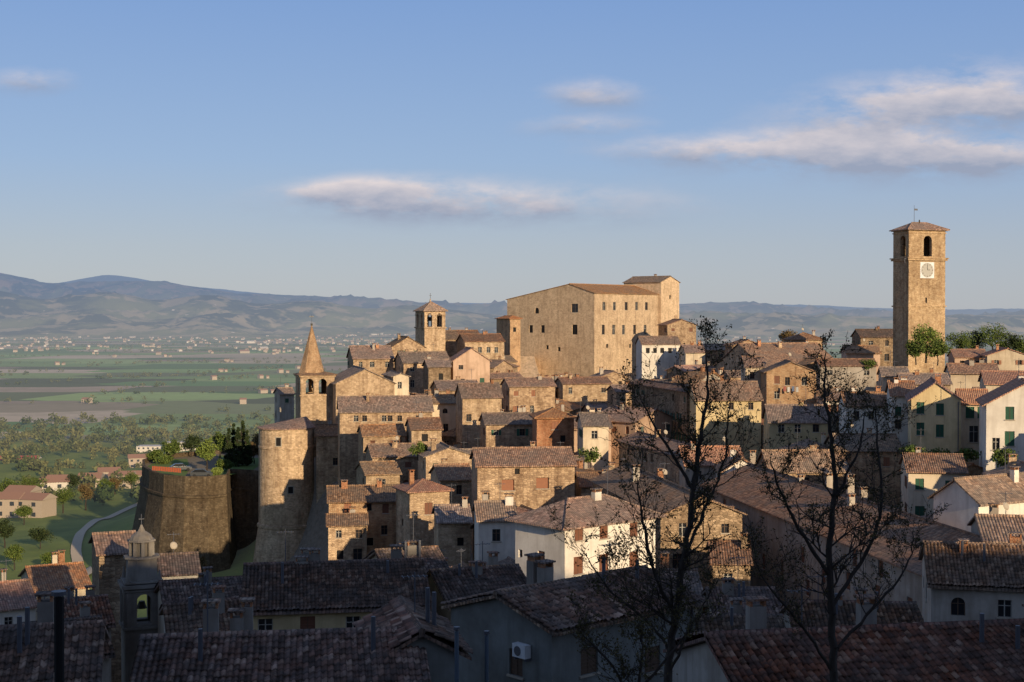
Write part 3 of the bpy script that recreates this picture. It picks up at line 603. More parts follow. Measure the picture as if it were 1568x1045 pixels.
m.obox(b,e2*.85,e1*.36,Z*.6,'offwhite'); m.cyl(b+e2*.5+Z*.3,.22,.22,.02,'metal',14,axis=-e1); m.obox(b+e1*.02-Z*.12,e2*.05,e1*.39,Z*.12,'metal'); m.obox(b+e1*.02-Z*.12+e2*.7,e2*.05,e1*.39,Z*.12,'metal'); m.build('air_conditioner')
for u,v,hh,d in ((699,1045,1.9,52),(745,1030,1.5,56),(88,975,1.2,42)):
    m=MB(); q=P(u,v,d); r=.15 if u<600 else .08
    m.cyl(q-Z*2,r,r,hh+2,'bluepipe' if u>600 else 'void',10); m.cyl(q+Z*(hh+.05),r*1.5,r*1.5,.12,'metal',10); m.cyl(q+Z*(hh-.1),r*.7,r*.7,.2,'metal',8); m.build('chimney_pipe')
# baroque small bell tower
bx=105; par=empty('small_baroque_bell_tower'); C0=P(190,1000,bx); C0.z=0; t=math.radians(22); e1=Vector((math.cos(t),math.sin(t),0)); e2=Vector((-math.sin(t),math.cos(t),0)); mw=MB();mo=MB(); W=2.75
z0=-40; za=kz(965)*bx; zb=kz(903)*bx; zc=kz(868)*bx; TG='towergrey'
for o,e,n in ((C0,e1,-e2),(C0,e2,-e1),(C0+e1*W,e2,e1),(C0+e2*W,e1,e2)): wall(mw,mo,o,e,W,z0,zb,n,[dict(s=W/2,z=kz(936)*bx,w=1.1,h=2.3,arch=True,style='thru')],TG)
def slab(v,h,o): mw.obox(C0-e1*o-e2*o+Z*kz(v)*bx,e1*(W+2*o),e2*(W+2*o),Z*h,TG)
slab(903,.25,.25); slab(908,.12,.12); slab(966,.2,.18); slab(896,.12,.05)
ctr=C0+e1*W/2+e2*W/2; mw.cyl(ctr+Z*zb,1.25,1.15,zc-zb+.4,TG,8,rot=.39+t); mw.cyl(ctr+Z*(zc+.4),1.4,1.4,.15,TG,8,rot=.39+t)
for i in range(8):
    a=t+i*math.pi/4; mw.cyl(ctr+Vector((math.cos(a)*.8,math.sin(a)*.8,zc+.55)),.17,.17,1.1,TG,6)
mw.cyl(ctr+Z*(zc+.55),.55,.55,1.1,TG,8); mw.cyl(ctr+Z*(zc+1.65),1.1,1.05,.14,TG,8,rot=.39+t); mw.cyl(ctr+Z*(zc+1.79),.9,.75,.3,TG,12); mw.cyl(ctr+Z*(zc+2.09),.75,.35,.3,TG,12); mw.cyl(ctr+Z*(zc+2.39),.3,.06,.5,TG,8); mw.cyl(ctr+Z*(zc+2.8),.03,.03,.9,'metal',5); mw.obox(ctr+Z*(zc+3.3)-e1*.2,e1*.4,e2*.04,Z*.05,'metal')
for a in (0,1):
    for b in (0,1): mw.cyl(C0+e1*(.2+(W-.4)*a)+e2*(.2+(W-.4)*b)+Z*(zb+.3),.2,.05,1.0,TG,8)
for s in (0,1):
    for a,b in ((-e2,e1),(-e1,e2)): mw.obox(C0+b*(.08+s*(W-.5))+Z*za,b*.34,a*.1,Z*(zb-za-.3),TG)
mw.cyl(ctr+Z*(kz(939)*bx),.4,.22,.55,'bronze',10)
mw.build('masonry',par); PROT.append((180,250,812,1000,bx)); FOOT.append((ctr.x,ctr.y,2,2,0))
# ---------- infill town ----------
SKY=[(380,665),(395,660),(448,620),(512,600),(600,560),(640,530),(700,520),(765,530),(800,575),(1010,560),(1065,525),(1165,535),(1300,545),(1370,575),(1450,560),(1568,555),(1800,560)]
def sky(u): return float(np.interp(u,[a for a,b in SKY],[b for a,b in SKY]))
cnt=0
for it in range(8500):
    d=math.exp(random.uniform(math.log(95),math.log(380))); u=random.uniform(395,1720)
    if d<150 and u<640: continue
    if d<110 and u<1000: continue
    if 900<u<1445 and d<168: continue
    x=tx(u)*d; g=H1(x,d); th=random.choice([10,14,18,25,35,45,60,75])-(15 if u>1150 else 0); L1=random.uniform(5,11); L2=random.uniform(5,10); eh=random.uniform(5.5,9.8); ze=g+eh
    t=math.radians(th); c_,s_=math.cos(t),math.sin(t); cx=x+c_*L1/2-s_*L2/2; cy=d+s_*L1/2+c_*L2/2; R=(L1+L2)/4
    if any((cx-a)**2+(cy-b)**2<(R+(p+q)/2)**2*.56 if max(p,q)<14 else False for a,b,p,q,_ in FOOT): continue
    bad=False
    for a,b,p,q,tt in FOOT:
        if max(p,q)>=14:
            dx,dy=cx-a,cy-b; l1=dx*math.cos(tt)+dy*math.sin(tt); l2=-dx*math.sin(tt)+dy*math.cos(tt)
            if abs(l1)<p+R*.9 and abs(l2)<q+R*.9: bad=True;break
    if bad: continue
    ua=uof(x-s_*L2,d+c_*L2); ub=uof(x+c_*L1,d+s_*L1); top=vof(ze+2,cy)
    if ua<(486 if d<275 else 418): continue
    if top<sky((ua+ub)/2): continue
    if any((dd>d and ub>a and ua<b and top<q-3) for a,b,_,q,dd in PROT): continue
    wm=random.choices(['stone','stone2','dstone','cream','ochre','pink','brickpale','grey','white','yellow'],[7,6,3,3,1.5,1,2,3,.8 if u<1000 else 2,.4 if u<1000 else 1.5])[0]
    z0=min(H1(cx+R,cy),H1(cx-R,cy),H1(cx,cy-R),g)-2
    core('stone_house' if 'ston' in wm else ('brick_house' if 'brick' in wm else 'plaster_house'),(x,d),th,L1,L2,ze,z0,random.choice('AAABBBH'),wm,random.choices(['old','old2','new','dark'],[6,4,.4,.9])[0],autowins(L1,z0,ze,.7,3),autowins(L2,z0,ze,.6,3),chim=random.choice([0,1,1,2,3]),ant=random.random()<.45)
    cnt+=1
    if cnt>300: break
print('infill',cnt)
for i,x in enumerate(range(-110,260,17)):  # unseen row behind the eye, added and sized to cast the foreground shade
    g=H1(x,-46); core('shade_casting_house',(x,-52+random.uniform(-2,2)),random.uniform(-4,4),16.3,11,22.6+random.uniform(-.6,.5)+(1.5 if x>120 else 0),g-2,'A',random.choice(['cream','stone2','yellow','white']),'old',autowins(16,g,22),[],chim=2)
# ---------- ground sheet ----------
ths=np.concatenate([np.linspace(-math.pi,-.6,60)[:-1],np.linspace(-.6,-.45,12)[:-1],np.linspace(-.45,.45,300)[:-1],np.linspace(.45,.6,12)[:-1],np.linspace(.6,math.pi,60)])
rs=np.concatenate([[.5,2],np.geomspace(4,2000,210),np.geomspace(2100,60000,60)])
TH,RR=np.meshgrid(ths,rs); X=(RR*np.sin(TH)).ravel(); Y=(RR*np.cos(TH)).ravel(); ZZ=H(X,Y)
r=RR.ravel()
def und(X,Y,r): return (np.sin(X*.05+Y*.03)*.5+np.sin(X*.021-Y*.04)*.7)*np.clip((r-180)/100,0,1)*np.clip((1300-r)/200,0,1)
ZZ=ZZ+und(X,Y,r)
W=len(ths); n=len(rs); ii=(np.arange(n-1)[:,None]*W+np.arange(W-1)).ravel(); Q=np.stack([ii,ii+1,ii+W+1,ii+W],1)
m_,t=newmat('ground'); g=t.n('ShaderNodeNewGeometry').outputs['Position']
at=t.n('ShaderNodeAttribute',attribute_name='zone').outputs['Color']; sp=t.n('ShaderNodeSeparateColor',inp={0:at})
n1=t.noise(g,.05,4,.65); n2=t.noise(g,1.5,3,.7); n3=t.noise(g,.012,3,.6)
grass=t.mix(t.mapr(n1,.35,.65,0,1),(.13,.18,.038),(.24,.28,.06)); grass=t.mix(t.mapr(n2,.45,.7,0,.5),grass,(.17,.15,.06)); grass=t.mix(t.mapr(n3,.5,.62,0,.4),grass,(.10,.12,.04))
town=t.mix(t.mapr(n2,.4,.7,0,1),(.16,.13,.10),(.09,.075,.055))
rot=t.n('ShaderNodeMapping',inp={'Vector':g,'Rotation':(0,0,.12),'Scale':(1/300,1/170,0)}).outputs[0]
nz=t.n('ShaderNodeTexNoise',inp={'Vector':g,'Scale':.0012}); rot2=t.n('ShaderNodeVectorMath',operation='ADD',inp={0:rot,1:t.vmul(nz.outputs['Color'],(.8,.8,0))}).outputs[0]
vo=t.n('ShaderNodeTexVoronoi',voronoi_dimensions='2D',distance='CHEBYCHEV',inp={'Vector':rot2,'Scale':1,'Randomness':.8}); vcs=t.n('ShaderNodeSeparateColor',inp={0:vo.outputs['Color']}); vc=vcs.outputs[0]
fc=t.ramp(vc,[(0,(.11,.20,.05)),(.16,(.22,.34,.09)),(.3,(.12,.22,.06)),(.4,(.46,.36,.22)),(.52,(.25,.28,.11)),(.6,(.55,.43,.29)),(.72,(.14,.16,.065)),(.8,(.28,.38,.11)),(.9,(.38,.28,.19))],'CONSTANT')
fc=t.n('ShaderNodeHueSaturation',inp={'Value':t.mapr(vcs.outputs[1],0,1,.75,1.3),'Saturation':.92,'Color':fc}).outputs[0]
fc=t.mix(t.mapr(n1,.4,.65,0,.22),fc,(.17,.17,.075)); fc=t.mix(t.mapr(n3,.5,.6,0,.2),fc,(.20,.18,.09))
col=t.mix(sp.outputs[1],grass,fc); col=t.mix(sp.outputs[0],col,town)
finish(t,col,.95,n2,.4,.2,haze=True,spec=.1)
go=npmesh('ground',np.stack([X,Y,ZZ],1),Q,['ground'],smooth=True)
ca=go.data.color_attributes.new('zone','FLOAT_COLOR','POINT'); uu=CU+F*X/np.maximum(Y,1)
tw=np.where((Y>0)&(uu>395)&(r<430),1.,0.); tw=np.where((Y>0)&(r<130),1.,tw); tw=np.where((Y<=0)&(r<150),1.,tw); fw=np.clip((r-1080)/150,0,1)
ca.data.foreach_set('color',np.stack([tw,fw,0*tw,1+0*tw],1).astype(np.float32).ravel())
# rampart terrace and bastion
path=[(252,302),(230,296),(217,290),(217,278),(228,269),(250,262),(282,259),(318,259),(346,262),(352,272),(388,270),(415,266),(440,290),(420,318),(330,312)]
zt=-30.2; m=MB(); pts=[Vector((tx(u)*d,d,0)) for u,d in path]; cen=sum(pts,Vector())/len(pts)
def off(p,o): v=(p-cen).normalized(); return p+v*o
for i in range(len(pts)):
    a,b=pts[i],pts[(i+1)%len(pts)]; nrm=((a+b)/2-cen)
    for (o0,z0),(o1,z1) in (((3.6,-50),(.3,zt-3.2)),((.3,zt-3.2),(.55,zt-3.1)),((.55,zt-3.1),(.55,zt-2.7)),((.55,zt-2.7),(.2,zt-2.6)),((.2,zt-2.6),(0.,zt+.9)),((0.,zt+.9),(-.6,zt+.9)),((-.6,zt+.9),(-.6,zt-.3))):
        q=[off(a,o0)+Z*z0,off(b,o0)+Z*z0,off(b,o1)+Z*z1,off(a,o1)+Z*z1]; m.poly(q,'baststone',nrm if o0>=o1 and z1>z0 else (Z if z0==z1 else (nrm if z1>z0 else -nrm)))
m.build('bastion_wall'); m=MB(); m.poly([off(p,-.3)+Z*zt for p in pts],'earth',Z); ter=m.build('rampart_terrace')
m=MB(); m.poly([Vector((tx(u)*d,d,zt+.05)) for u,d in ((225,285),(250,268),(282,266),(290,280),(286,300),(246,299))],'lawn',Z); m.poly([Vector((tx(u)*d,d,zt+.05)) for u,d in ((325,266),(346,268),(385,276),(410,300),(335,308))],'lawn',Z); m.build('terrace_lawn')
m=MB(); 
for i in range(18):
    u=232+i*3.1; p=Vector((tx(u)*268.5,268.5-i*.25,zt+.9)); m.cyl(p,.04,.04,1.0,'metal',5); 
    if i<17: p2=Vector((tx(u+3.1)*268.5,268.5-(i+1)*.25,zt+.9)); m.poly([p+Z*.1,p2+Z*.1,p2+Z*.95,p+Z*.95],'orangeflag')
m.build('orange_safety_fence')
def car(name,loc,ang,paint):
    m=MB(); t=math.radians(ang); ex=Vector((math.cos(t),math.sin(t),0)); ey=Vector((-math.sin(t),math.cos(t),0)); loc=Vector(loc)
    body=[(-2.05,.35),(2.05,.35),(2.1,.7),(1.9,.85),(1.05,.95),(-1.9,1.0),(-2.1,.75)]; cab=[(1.05,.95),(.45,1.42),(-1.15,1.45),(-1.85,1.0)]
    for pr,w,mt in ((body,.85,paint),(cab,.7,'glass')):
        A=[loc+ex*x+Z*z-ey*w for x,z in pr]; B=[p+ey*2*w for p in A]; m.poly(A,mt,-ey); m.poly(B,mt,ey); c=sum(A+B,Vector())/(2*len(A))
        for i in range(len(A)): j=(i+1)%len(A); q=[A[i],A[j],B[j],B[i]]; m.poly(q,mt,sum(q,Vector())/4-c)
    m.obox(loc+ex*-1.1-ey*.68+Z*1.44,ex*1.5,ey*1.36,Z*.05,paint)
    for x in (-1.3,1.3):
        for s in (-1,1): m.cyl(loc+ex*x+ey*(s*.78-.1)+Z*.32,.32,.32,.2,'rubber',14,axis=ey)
    m.build(name)
car('parked_car',(tx(308)*266,266,zt+.02),10,'carpaint'); car('parked_car',(tx(276)*276,276,zt+.06),20,'carpaint')
q=P(1120,958,100); m=MB()
for a in (-2,2):
    for b in (-2,2): m.cyl(q+Vector((a,b,-4)),.05,.05,4,'metal',6)
for i in range(4):
    c=[(-2.2,-2.2),(2.2,-2.2),(2.2,2.2),(-2.2,2.2)]; a,b=c[i],c[(i+1)%4]; m.poly([q+Vector((*a,0)),q+Vector((*b,0)),q+Vector((0,0,1.1))],'offwhite',Z); m.poly([q+Vector((*a,0)),q+Vector((*b,0)),q+Vector((*b,-.3)),q+Vector((*a,-.3))],'offwhite',(a[0]+b[0],a[1]+b[1],0))
m.build('market_canopy')
m=MB()
for i,(u,v,c) in enumerate(((1200,592,'cloth_red'),(1206,593,'cloth_white'),(1213,592,'cloth_blue'),(1219,593,'cloth_white'))):
    p=P(u,v,230.6); m.obox(p,Vector((.4,0,0)),Vector((-.01,.04,0)),Z*-.8,c)
p=P(1197,592,230.6); m.obox(p,Vector((3.0,0,0)),(0,.03,0),Z*.03,'metal'); m.build('clothesline')
# path
pp=[drop(u,v) for u,v in ((225,768),(205,776),(180,786),(155,796),(132,810),(118,826),(113,840),(118,856),(126,872),(133,892))]
pr=[]
for i in range(len(pp)-1):
    for k in range(6): pr.append(pp[i].lerp(pp[i+1],k/6))
for it in range(12): pr=[pr[0]]+[(pr[i-1]+pr[i]*2+pr[i+1])/4 for i in range(1,len(pr)-1)]+[pr[-1]]
V=[]
for i,p in enumerate(pr):
    d=(pr[min(i+2,len(pr)-1)]-pr[max(i-2,0)]); d.z=0; d.normalize(); nn=Vector((-d.y,d.x,0))
    for s in (-1,-.3,.3,1):
        q=p+nn*s*1.2; V.append((q.x,q.y,H1(q.x,q.y)+float(und(q.x,q.y,math.hypot(q.x,q.y)))+.3))
Q=[(i*4+j,i*4+j+1,i*4+4+j+1,i*4+4+j) for i in range(len(pr)-1) for j in range(3)]
npmesh('gravel_path',V,Q,['gravel'],smooth=True)
# ---------- hills ----------
RID=[(-600,416),(0,417),(60,429),(110,433),(150,431),(230,432),(270,438),(300,439),(370,448),(430,448),(500,451),(560,458),(620,464),(680,471),(740,465),(800,473),(880,469),(1000,475),(1100,469),(1200,474),(1300,480),(1450,484),(1568,480),(2200,478)]
RD2=[(-600,440),(0,443),(70,458),(160,447),(240,464),(320,454),(400,470),(480,460),(560,477),(640,471),(760,483),(900,476),(1050,485),(1180,478),(1300,487),(1568,482),(2200,486)]
def hills(name,d0,d1,rid,base,amp,seed,mt):
    us=np.linspace(-700,2300,600); ds=np.linspace(d0,d1*1.15,70); U,D=np.meshgrid(us,ds)
    rz=(HZ-np.interp(us,[a for a,b in rid],[b for a,b in rid]))/F*d1; kk=np.ones(9)/9; rz=np.convolve(np.pad(rz,4,'edge'),kk,'valid')
    tt=np.clip((D-d0)/(d1-d0),0,1); s=tt**1.2; bk=np.clip((D-d1)/(d1*.15),0,1)
    X=(U-CU)/F*D; rr=np.random.default_rng(seed); N=0
    for o in range(7):
        f=2**o/4200; a=.62**o; ph=rr.uniform(0,6.28,4); N=N+a*(.62-np.abs(np.sin(X*f*3.14+ph[0]+1.8*np.sin(D*f*4+ph[1])+.6*np.sin(X*f*9))))*(.6+.4*np.cos(D*f*4+X*f*2+ph[2]))
    Hh=base+(rz-base)*s+N*amp*np.sin(math.pi*np.clip(tt,0,1))**.7+N*amp*.2*s-300*bk
    n,W=U.shape; ii=(np.arange(n-1)[:,None]*W+np.arange(W-1)).ravel(); Q=np.stack([ii,ii+1,ii+W+1,ii+W],1)
    npmesh(name,np.stack([X.ravel(),D.ravel(),Hh.ravel()],1),Q,[mt],smooth=True)
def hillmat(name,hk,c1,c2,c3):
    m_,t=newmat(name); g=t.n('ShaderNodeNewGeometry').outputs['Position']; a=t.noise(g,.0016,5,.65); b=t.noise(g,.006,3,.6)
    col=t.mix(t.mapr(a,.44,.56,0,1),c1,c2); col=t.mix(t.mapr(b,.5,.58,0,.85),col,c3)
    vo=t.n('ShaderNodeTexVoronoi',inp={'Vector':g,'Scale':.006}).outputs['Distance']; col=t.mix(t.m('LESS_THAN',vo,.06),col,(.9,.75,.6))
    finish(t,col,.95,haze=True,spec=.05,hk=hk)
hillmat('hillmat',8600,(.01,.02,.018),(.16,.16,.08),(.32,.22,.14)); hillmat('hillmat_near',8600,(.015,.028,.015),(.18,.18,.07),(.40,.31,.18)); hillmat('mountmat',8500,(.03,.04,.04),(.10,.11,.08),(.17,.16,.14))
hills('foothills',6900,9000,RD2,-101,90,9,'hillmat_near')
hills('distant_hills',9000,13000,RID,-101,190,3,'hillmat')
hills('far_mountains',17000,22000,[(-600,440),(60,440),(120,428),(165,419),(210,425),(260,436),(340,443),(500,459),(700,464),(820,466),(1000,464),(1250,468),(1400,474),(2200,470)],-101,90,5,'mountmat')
# ---------- distant village ----------
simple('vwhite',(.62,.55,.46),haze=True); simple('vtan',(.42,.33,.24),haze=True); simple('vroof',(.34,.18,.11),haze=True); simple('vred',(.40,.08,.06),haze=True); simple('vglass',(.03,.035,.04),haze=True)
def vhouse(m,x,y,z,w,l,hh,a,wm,rm='vroof',flat=False):
    e1=Vector((math.cos(a),math.sin(a),0)); e2=Vector((-e1.y,e1.x,0)); o=Vector((x,y,z))
    m.obox(o-Z*3,e1*w,e2*l,Z*(hh+3),wm)
    if not flat:
        r=l*.24; p=[o+Z*hh-e1*.4-e2*.4,o+Z*hh+e1*(w+.4)-e2*.4,o+Z*hh+e1*(w+.4)+e2*(l+.4),o+Z*hh-e1*.4+e2*(l+.4)]; A=o+e2*l/2+Z*(hh+r)-e1*.4; B=A+e1*(w+.8)
        m.poly([p[0],p[1],B,A],rm,Z); m.poly([p[2],p[3],A,B],rm,Z); m.poly([p[3],p[0],A],wm,-e1); m.poly([p[1],p[2],B],wm,e1)
m=MB()
for cl in range(42):
    d=random.uniform(3600,7900); u=random.uniform(-50,600) if cl%4 else random.uniform(500,1150); sg=random.uniform(120,420)
    for k in range(random.randint(4,32) if d>4600 else random.randint(3,8)):
        x=tx(u)*d+random.gauss(0,sg); y=d+random.gauss(0,sg*.8); big=random.random()<.05
        z=-100+max(0,(y-6900)/2100)*30; w=random.uniform(6,13)*(3.0 if big else 1); l=random.uniform(7,11)*(1.8 if big else 1)
        vhouse(m,x,y,z,w,l,random.uniform(4,7),random.uniform(-.6,.9),random.choice(['vwhite','vtan','vtan','vtan']),'vroof' if not big else random.choice(['vroof','vtan','vwhite']),big and random.random()<.5)
for k in range(24):
    d=random.uniform(1500,4500); u=random.uniform(-100,620); x=tx(u)*d; w=random.uniform(7,11); vhouse(m,x,d,-100,w,8,random.uniform(4,6),random.uniform(-.5,.8),'vtan'); 
    if random.random()<.6: vhouse(m,x+w+3,d+4,-100,w*.6,7,3.5,random.uniform(-.5,.8),'vtan')
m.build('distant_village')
def farm(name,u,v,d,w,l,hh,a,wm,rm,flat=False,floors=2):
    x,y,z=tx(u)*d,d,kz(v)*d; m=MB(); vhouse(m,x,y,z,w,l,hh,a,wm,rm,flat)
    e1=Vector((math.cos(a),math.sin(a),0)); n=Vector((e1.y,-e1.x,0)); nn=int(w/3.2)
    for f in range(floors):
        for i in range(nn): m.obox(Vector((x,y,z))+e1*(1+i*w/nn)+n*.0+Z*(hh-1.9-f*2.9),e1*1.3,n*.03,Z*1.2,'vglass')
    m.build(name)
farm('modern_white_building',208,699,1000,30,14,7,.05,'vwhite','vwhite',True); farm('modern_white_building',255,699,985,20,12,9.5,.25,'vwhite','vwhite',True)
farm('red_roofed_barn',-20,724,820,28,13,6,.1,'vwhite','vred')
farm('farmhouse',196,722,760,10,8,7,.3,'vtan','vroof')
for u,v in ((5,778),(22,790),(-10,792),(70,752),(150,742),(165,748),(192,745),(118,752),(60,762)):
    q=drop(u,v); farm('farmhouse',u,v,q.y,random.uniform(7,10),7,random.uniform(4,5.2),random.uniform(-.3,.6),random.choice(['vtan','vwhite','vtan']),'vroof')
# ---------- vegetation ----------
def quads(C,S,flat=0):
    N=len(C); a=rng.normal(size=(N,3)); a/=np.linalg.norm(a,axis=1)[:,None]; b=rng.normal(size=(N,3)); b-=a*(a*b).sum(1)[:,None]; b/=np.linalg.norm(b,axis=1)[:,None]
    S=np.asarray(S)[:,None]; a=a*S*.5; b=b*S*.36
    V=np.stack([C-a,C-b*.9+a*.1,C+a,C+b],1).reshape(-1,3); Q=np.arange(N*4).reshape(-1,4); return V,Q
def crown(h,w,base,nc,nl,ls,shape='round'):
    C=[];S=[]
    for i in range(nc):
        while True:
            p=rng.uniform(-1,1,3)
            if (p**2).sum()<1: break
        if shape=='cone': t=rng.uniform(0,1); rr=(1-t)**.6*w/2*.55; an=rng.uniform(0,6.28); c=np.array([math.cos(an)*rr,math.sin(an)*rr,base+t*(h-base)]); r=w*.3*(1-t*.6)
        else:
            p=p/ max(.35,np.linalg.norm(p))*rng.uniform(.35,.85); c=np.array([p[0]*w/2*.85,p[1]*w/2*.85,base+(h-base)*(.5+p[2]*.45)]); r=w*rng.uniform(.13,.24)
        q=rng.normal(size=(nl,3)); q/=np.linalg.norm(q,axis=1)[:,None]; q*=rng.uniform(.45,1.05,(nl,1)); q[:,2]*=.8
        C.append(c+q*r); S.append(rng.uniform(.6,1.3,nl)*ls)
    return np.concatenate(C),np.concatenate(S)
def tubes(segs,k=5):
    A=np.array([s[0][:] for s in segs]);B=np.array([s[1][:] for s in segs]);r0=np.array([s[2] for s in segs]);r1=np.array([s[3] for s in segs])
    d=B-A; d/=np.maximum(np.linalg.norm(d,axis=1),1e-6)[:,None]; up=np.where(np.abs(d[:,2:3])>.9,np.array([[1.,0,0]]),np.array([[0,0,1.]])); a=np.cross(d,up); a/=np.linalg.norm(a,axis=1)[:,None]; b=np.cross(d,a)
    V=[]
    for P_,r in ((A,r0),(B,r1)):
        for i in range(k): an=2*math.pi*i/k; V.append(P_+(a*math.cos(an)+b*math.sin(an))*r[:,None])
    V=np.stack(V,1).reshape(-1,3); N=len(segs); base=np.arange(N)[:,None]*2*k; Q=[]
    for i in range(k): j=(i+1)%k; Q.append(np.concatenate([base+i,base+j,base+k+j,base+k+i],1))
    return V,np.concatenate(Q)
def tree(name,p,h,w,mt,shape='round',nc=26,nl=90,ls=.35,basef=.25):
    par=empty(name); C,S=crown(h,w,h*basef if shape!='cone' else h*.06,nc,nl,ls,shape); V,Q=quads(C,S); V=V+np.array(p); npmesh('crown',V,Q,[mt],parent=par)
    segs=[]; p=Vector(p); q=p-Z*.5
    for i in range(5): q2=p+Vector((random.uniform(-.15,.15),random.uniform(-.15,.15),h*.65*(i+1)/5)); segs.append((q,q2,.03*h*(1-i*.16),.03*h*(1-(i+1)*.16))); q=q2
    for i in range(8): a=random.uniform(0,6.28); s0=p+Z*h*random.uniform(.25,.55); segs.append((s0,s0+Vector((math.cos(a)*w*.32,math.sin(a)*w*.32,h*.25)),.012*h,.003*h))
    V,Q=tubes(segs,6); npmesh('trunk',V,Q,['bark'],parent=par)
def T(u,d,z): return (tx(u)*d,d,z)
tree('leafy_tree',T(316,274,zt),7.0,5.2,'leaf_bright'); tree('leafy_tree',T(336,300,zt),6,5,'leaf_green'); tree('leafy_tree',T(262,300,zt),4,5,'leaf_green'); tree('leafy_tree',T(292,304,zt),5,6,'leaf_dark'); tree('leafy_tree',T(236,292,zt),3,4,'leaf_green'); tree('leafy_tree',T(400,305,zt),6,5,'leaf_brown')
for u,d,hh in ((350,285,7.6),(357,287,8.6),(364,284,8),(371,288,9),(378,286,7.2)): tree('cypress_tree',T(u,d,zt),hh,2.3,'leaf_dark','cone',44,80,.3)
tree('leafy_tree',T(388,290,zt),5,4,'leaf_brown'); tree('shrub',T(345,276,zt),2.4,4,'leaf_green',basef=.05); tree('shrub',T(330,268,zt),1.6,3,'leaf_bright',basef=.05); tree('shrub',T(250,290,zt),2,4,'leaf_green',basef=.05)
tree('conifer',drop(309,893),4.6,3.2,'leaf_brown','cone',26,80,.25)
for u,v,hh,w,mt in ((95,785,8,8,'leaf_green'),(60,838,4.5,7,'leaf_dark'),(130,780,9,6,'leaf_brown'),(35,806,6,6,'leaf_green'),(5,838,7,6,'leaf_dark'),(20,870,5,5,'leaf_green'),(160,765,7,7,'leaf_green'),(200,757,8,8,'leaf_green'),(175,760,7,5,'leaf_brown'),(10,770,8,8,'leaf_green'),(45,765,8,9,'leaf_green'),(75,870,3,5,'leaf_green'),(110,760,8,8,'leaf_dark')): tree('leafy_tree',drop(u,v),hh,w,mt)
for u,v,d,hh,w,mt in ((1418,552,262,7,7,'leaf_bright'),(1403,555,258,4.5,5,'leaf_green'),(1436,556,258,4.5,5,'leaf_green'),(1520,545,330,8,9,'leaf_green'),(1498,548,335,7,7,'leaf_dark'),(1470,545,330,6,8,'leaf_green'),(1545,548,330,6,7,'leaf_dark'),(1565,548,330,6,7,'leaf_green'),(1205,530,330,4,5,'leaf_brown')): tree('leafy_tree',P(u,v,d),hh,w,mt,basef=.12)
for u,v,d in ((1400,700,160),(1440,705,160),(1480,705,160),(1540,705,148),(1330,560,262),(640,690,205),(905,700,190)): tree('garden_shrub',P(u,v,d)-Z*1,2.6,3.5,'leaf_green',basef=.05,nc=12,nl=70,ls=.3)
for u,d,hh,w in ((1000,88,5,5),(1090,112,5,5),(1180,104,6,6),(1270,98,5,6),(1350,92,4,5)):
    x=tx(u)*d; tree('leafy_tree',(x,d,H1(x,d)),hh,w,'leaf_dark')
Cs=[];Ss=[]
def addt(x,y,z,h,w,n):
    q=rng.normal(size=(n,3)); q/=np.linalg.norm(q,axis=1)[:,None]; q*=rng.uniform(.4,1,(n,1)); q*=np.array([w/2,w/2,h/2])*(1+.3*rng.normal(size=(n,1))*.6); Cs.append(q+np.array([x,y,z+h*.48])); Ss.append(rng.uniform(.5,1.1,n)*w*.3)
U=[];
for i in range(600):
    d=random.uniform(900,1380); u=random.uniform(-150,700)
    if 200<u<310 and d<1010: continue
    U.append((tx(u)*d+random.gauss(0,4),d,random.uniform(4,10),random.uniform(5,11),60))
for i in range(150):
    d=random.uniform(430,900); u=random.uniform(-120,360); U.append((tx(u)*d,d,random.uniform(3,8),random.uniform(4,8),110))
for r_ in range(60):
    d=math.exp(random.uniform(math.log(1450),math.log(6500))); u=random.uniform(-150,900); L=random.uniform(150,700); a=random.choice([.12,.12,.12,1.2])+random.gauss(0,.05); nn=int(L/15)
    for k in range(nn):
        if random.random()<.65: U.append((tx(u)*d+math.cos(a)*k*15+random.gauss(0,4),d+math.sin(a)*k*15+random.gauss(0,4),random.uniform(3,9),random.uniform(5,11),26 if d>3000 else 36))
for i in range(1100):
    d=random.uniform(4300,8300); u=random.uniform(-200,1100); U.append((tx(u)*d,d,random.uniform(5,9),random.uniform(12,26),10))
xs=np.array([a[0] for a in U]);ys=np.array([a[1] for a in U]);zs=H(xs,ys)
for a,z in zip(U,zs): addt(a[0],a[1],z+max(0,(a[1]-6900)/2100)*35,a[2],a[3],a[4])
V,Q=quads(np.concatenate(Cs),np.concatenate(Ss)); npmesh('distant_trees',V,Q,['leaf_far'])
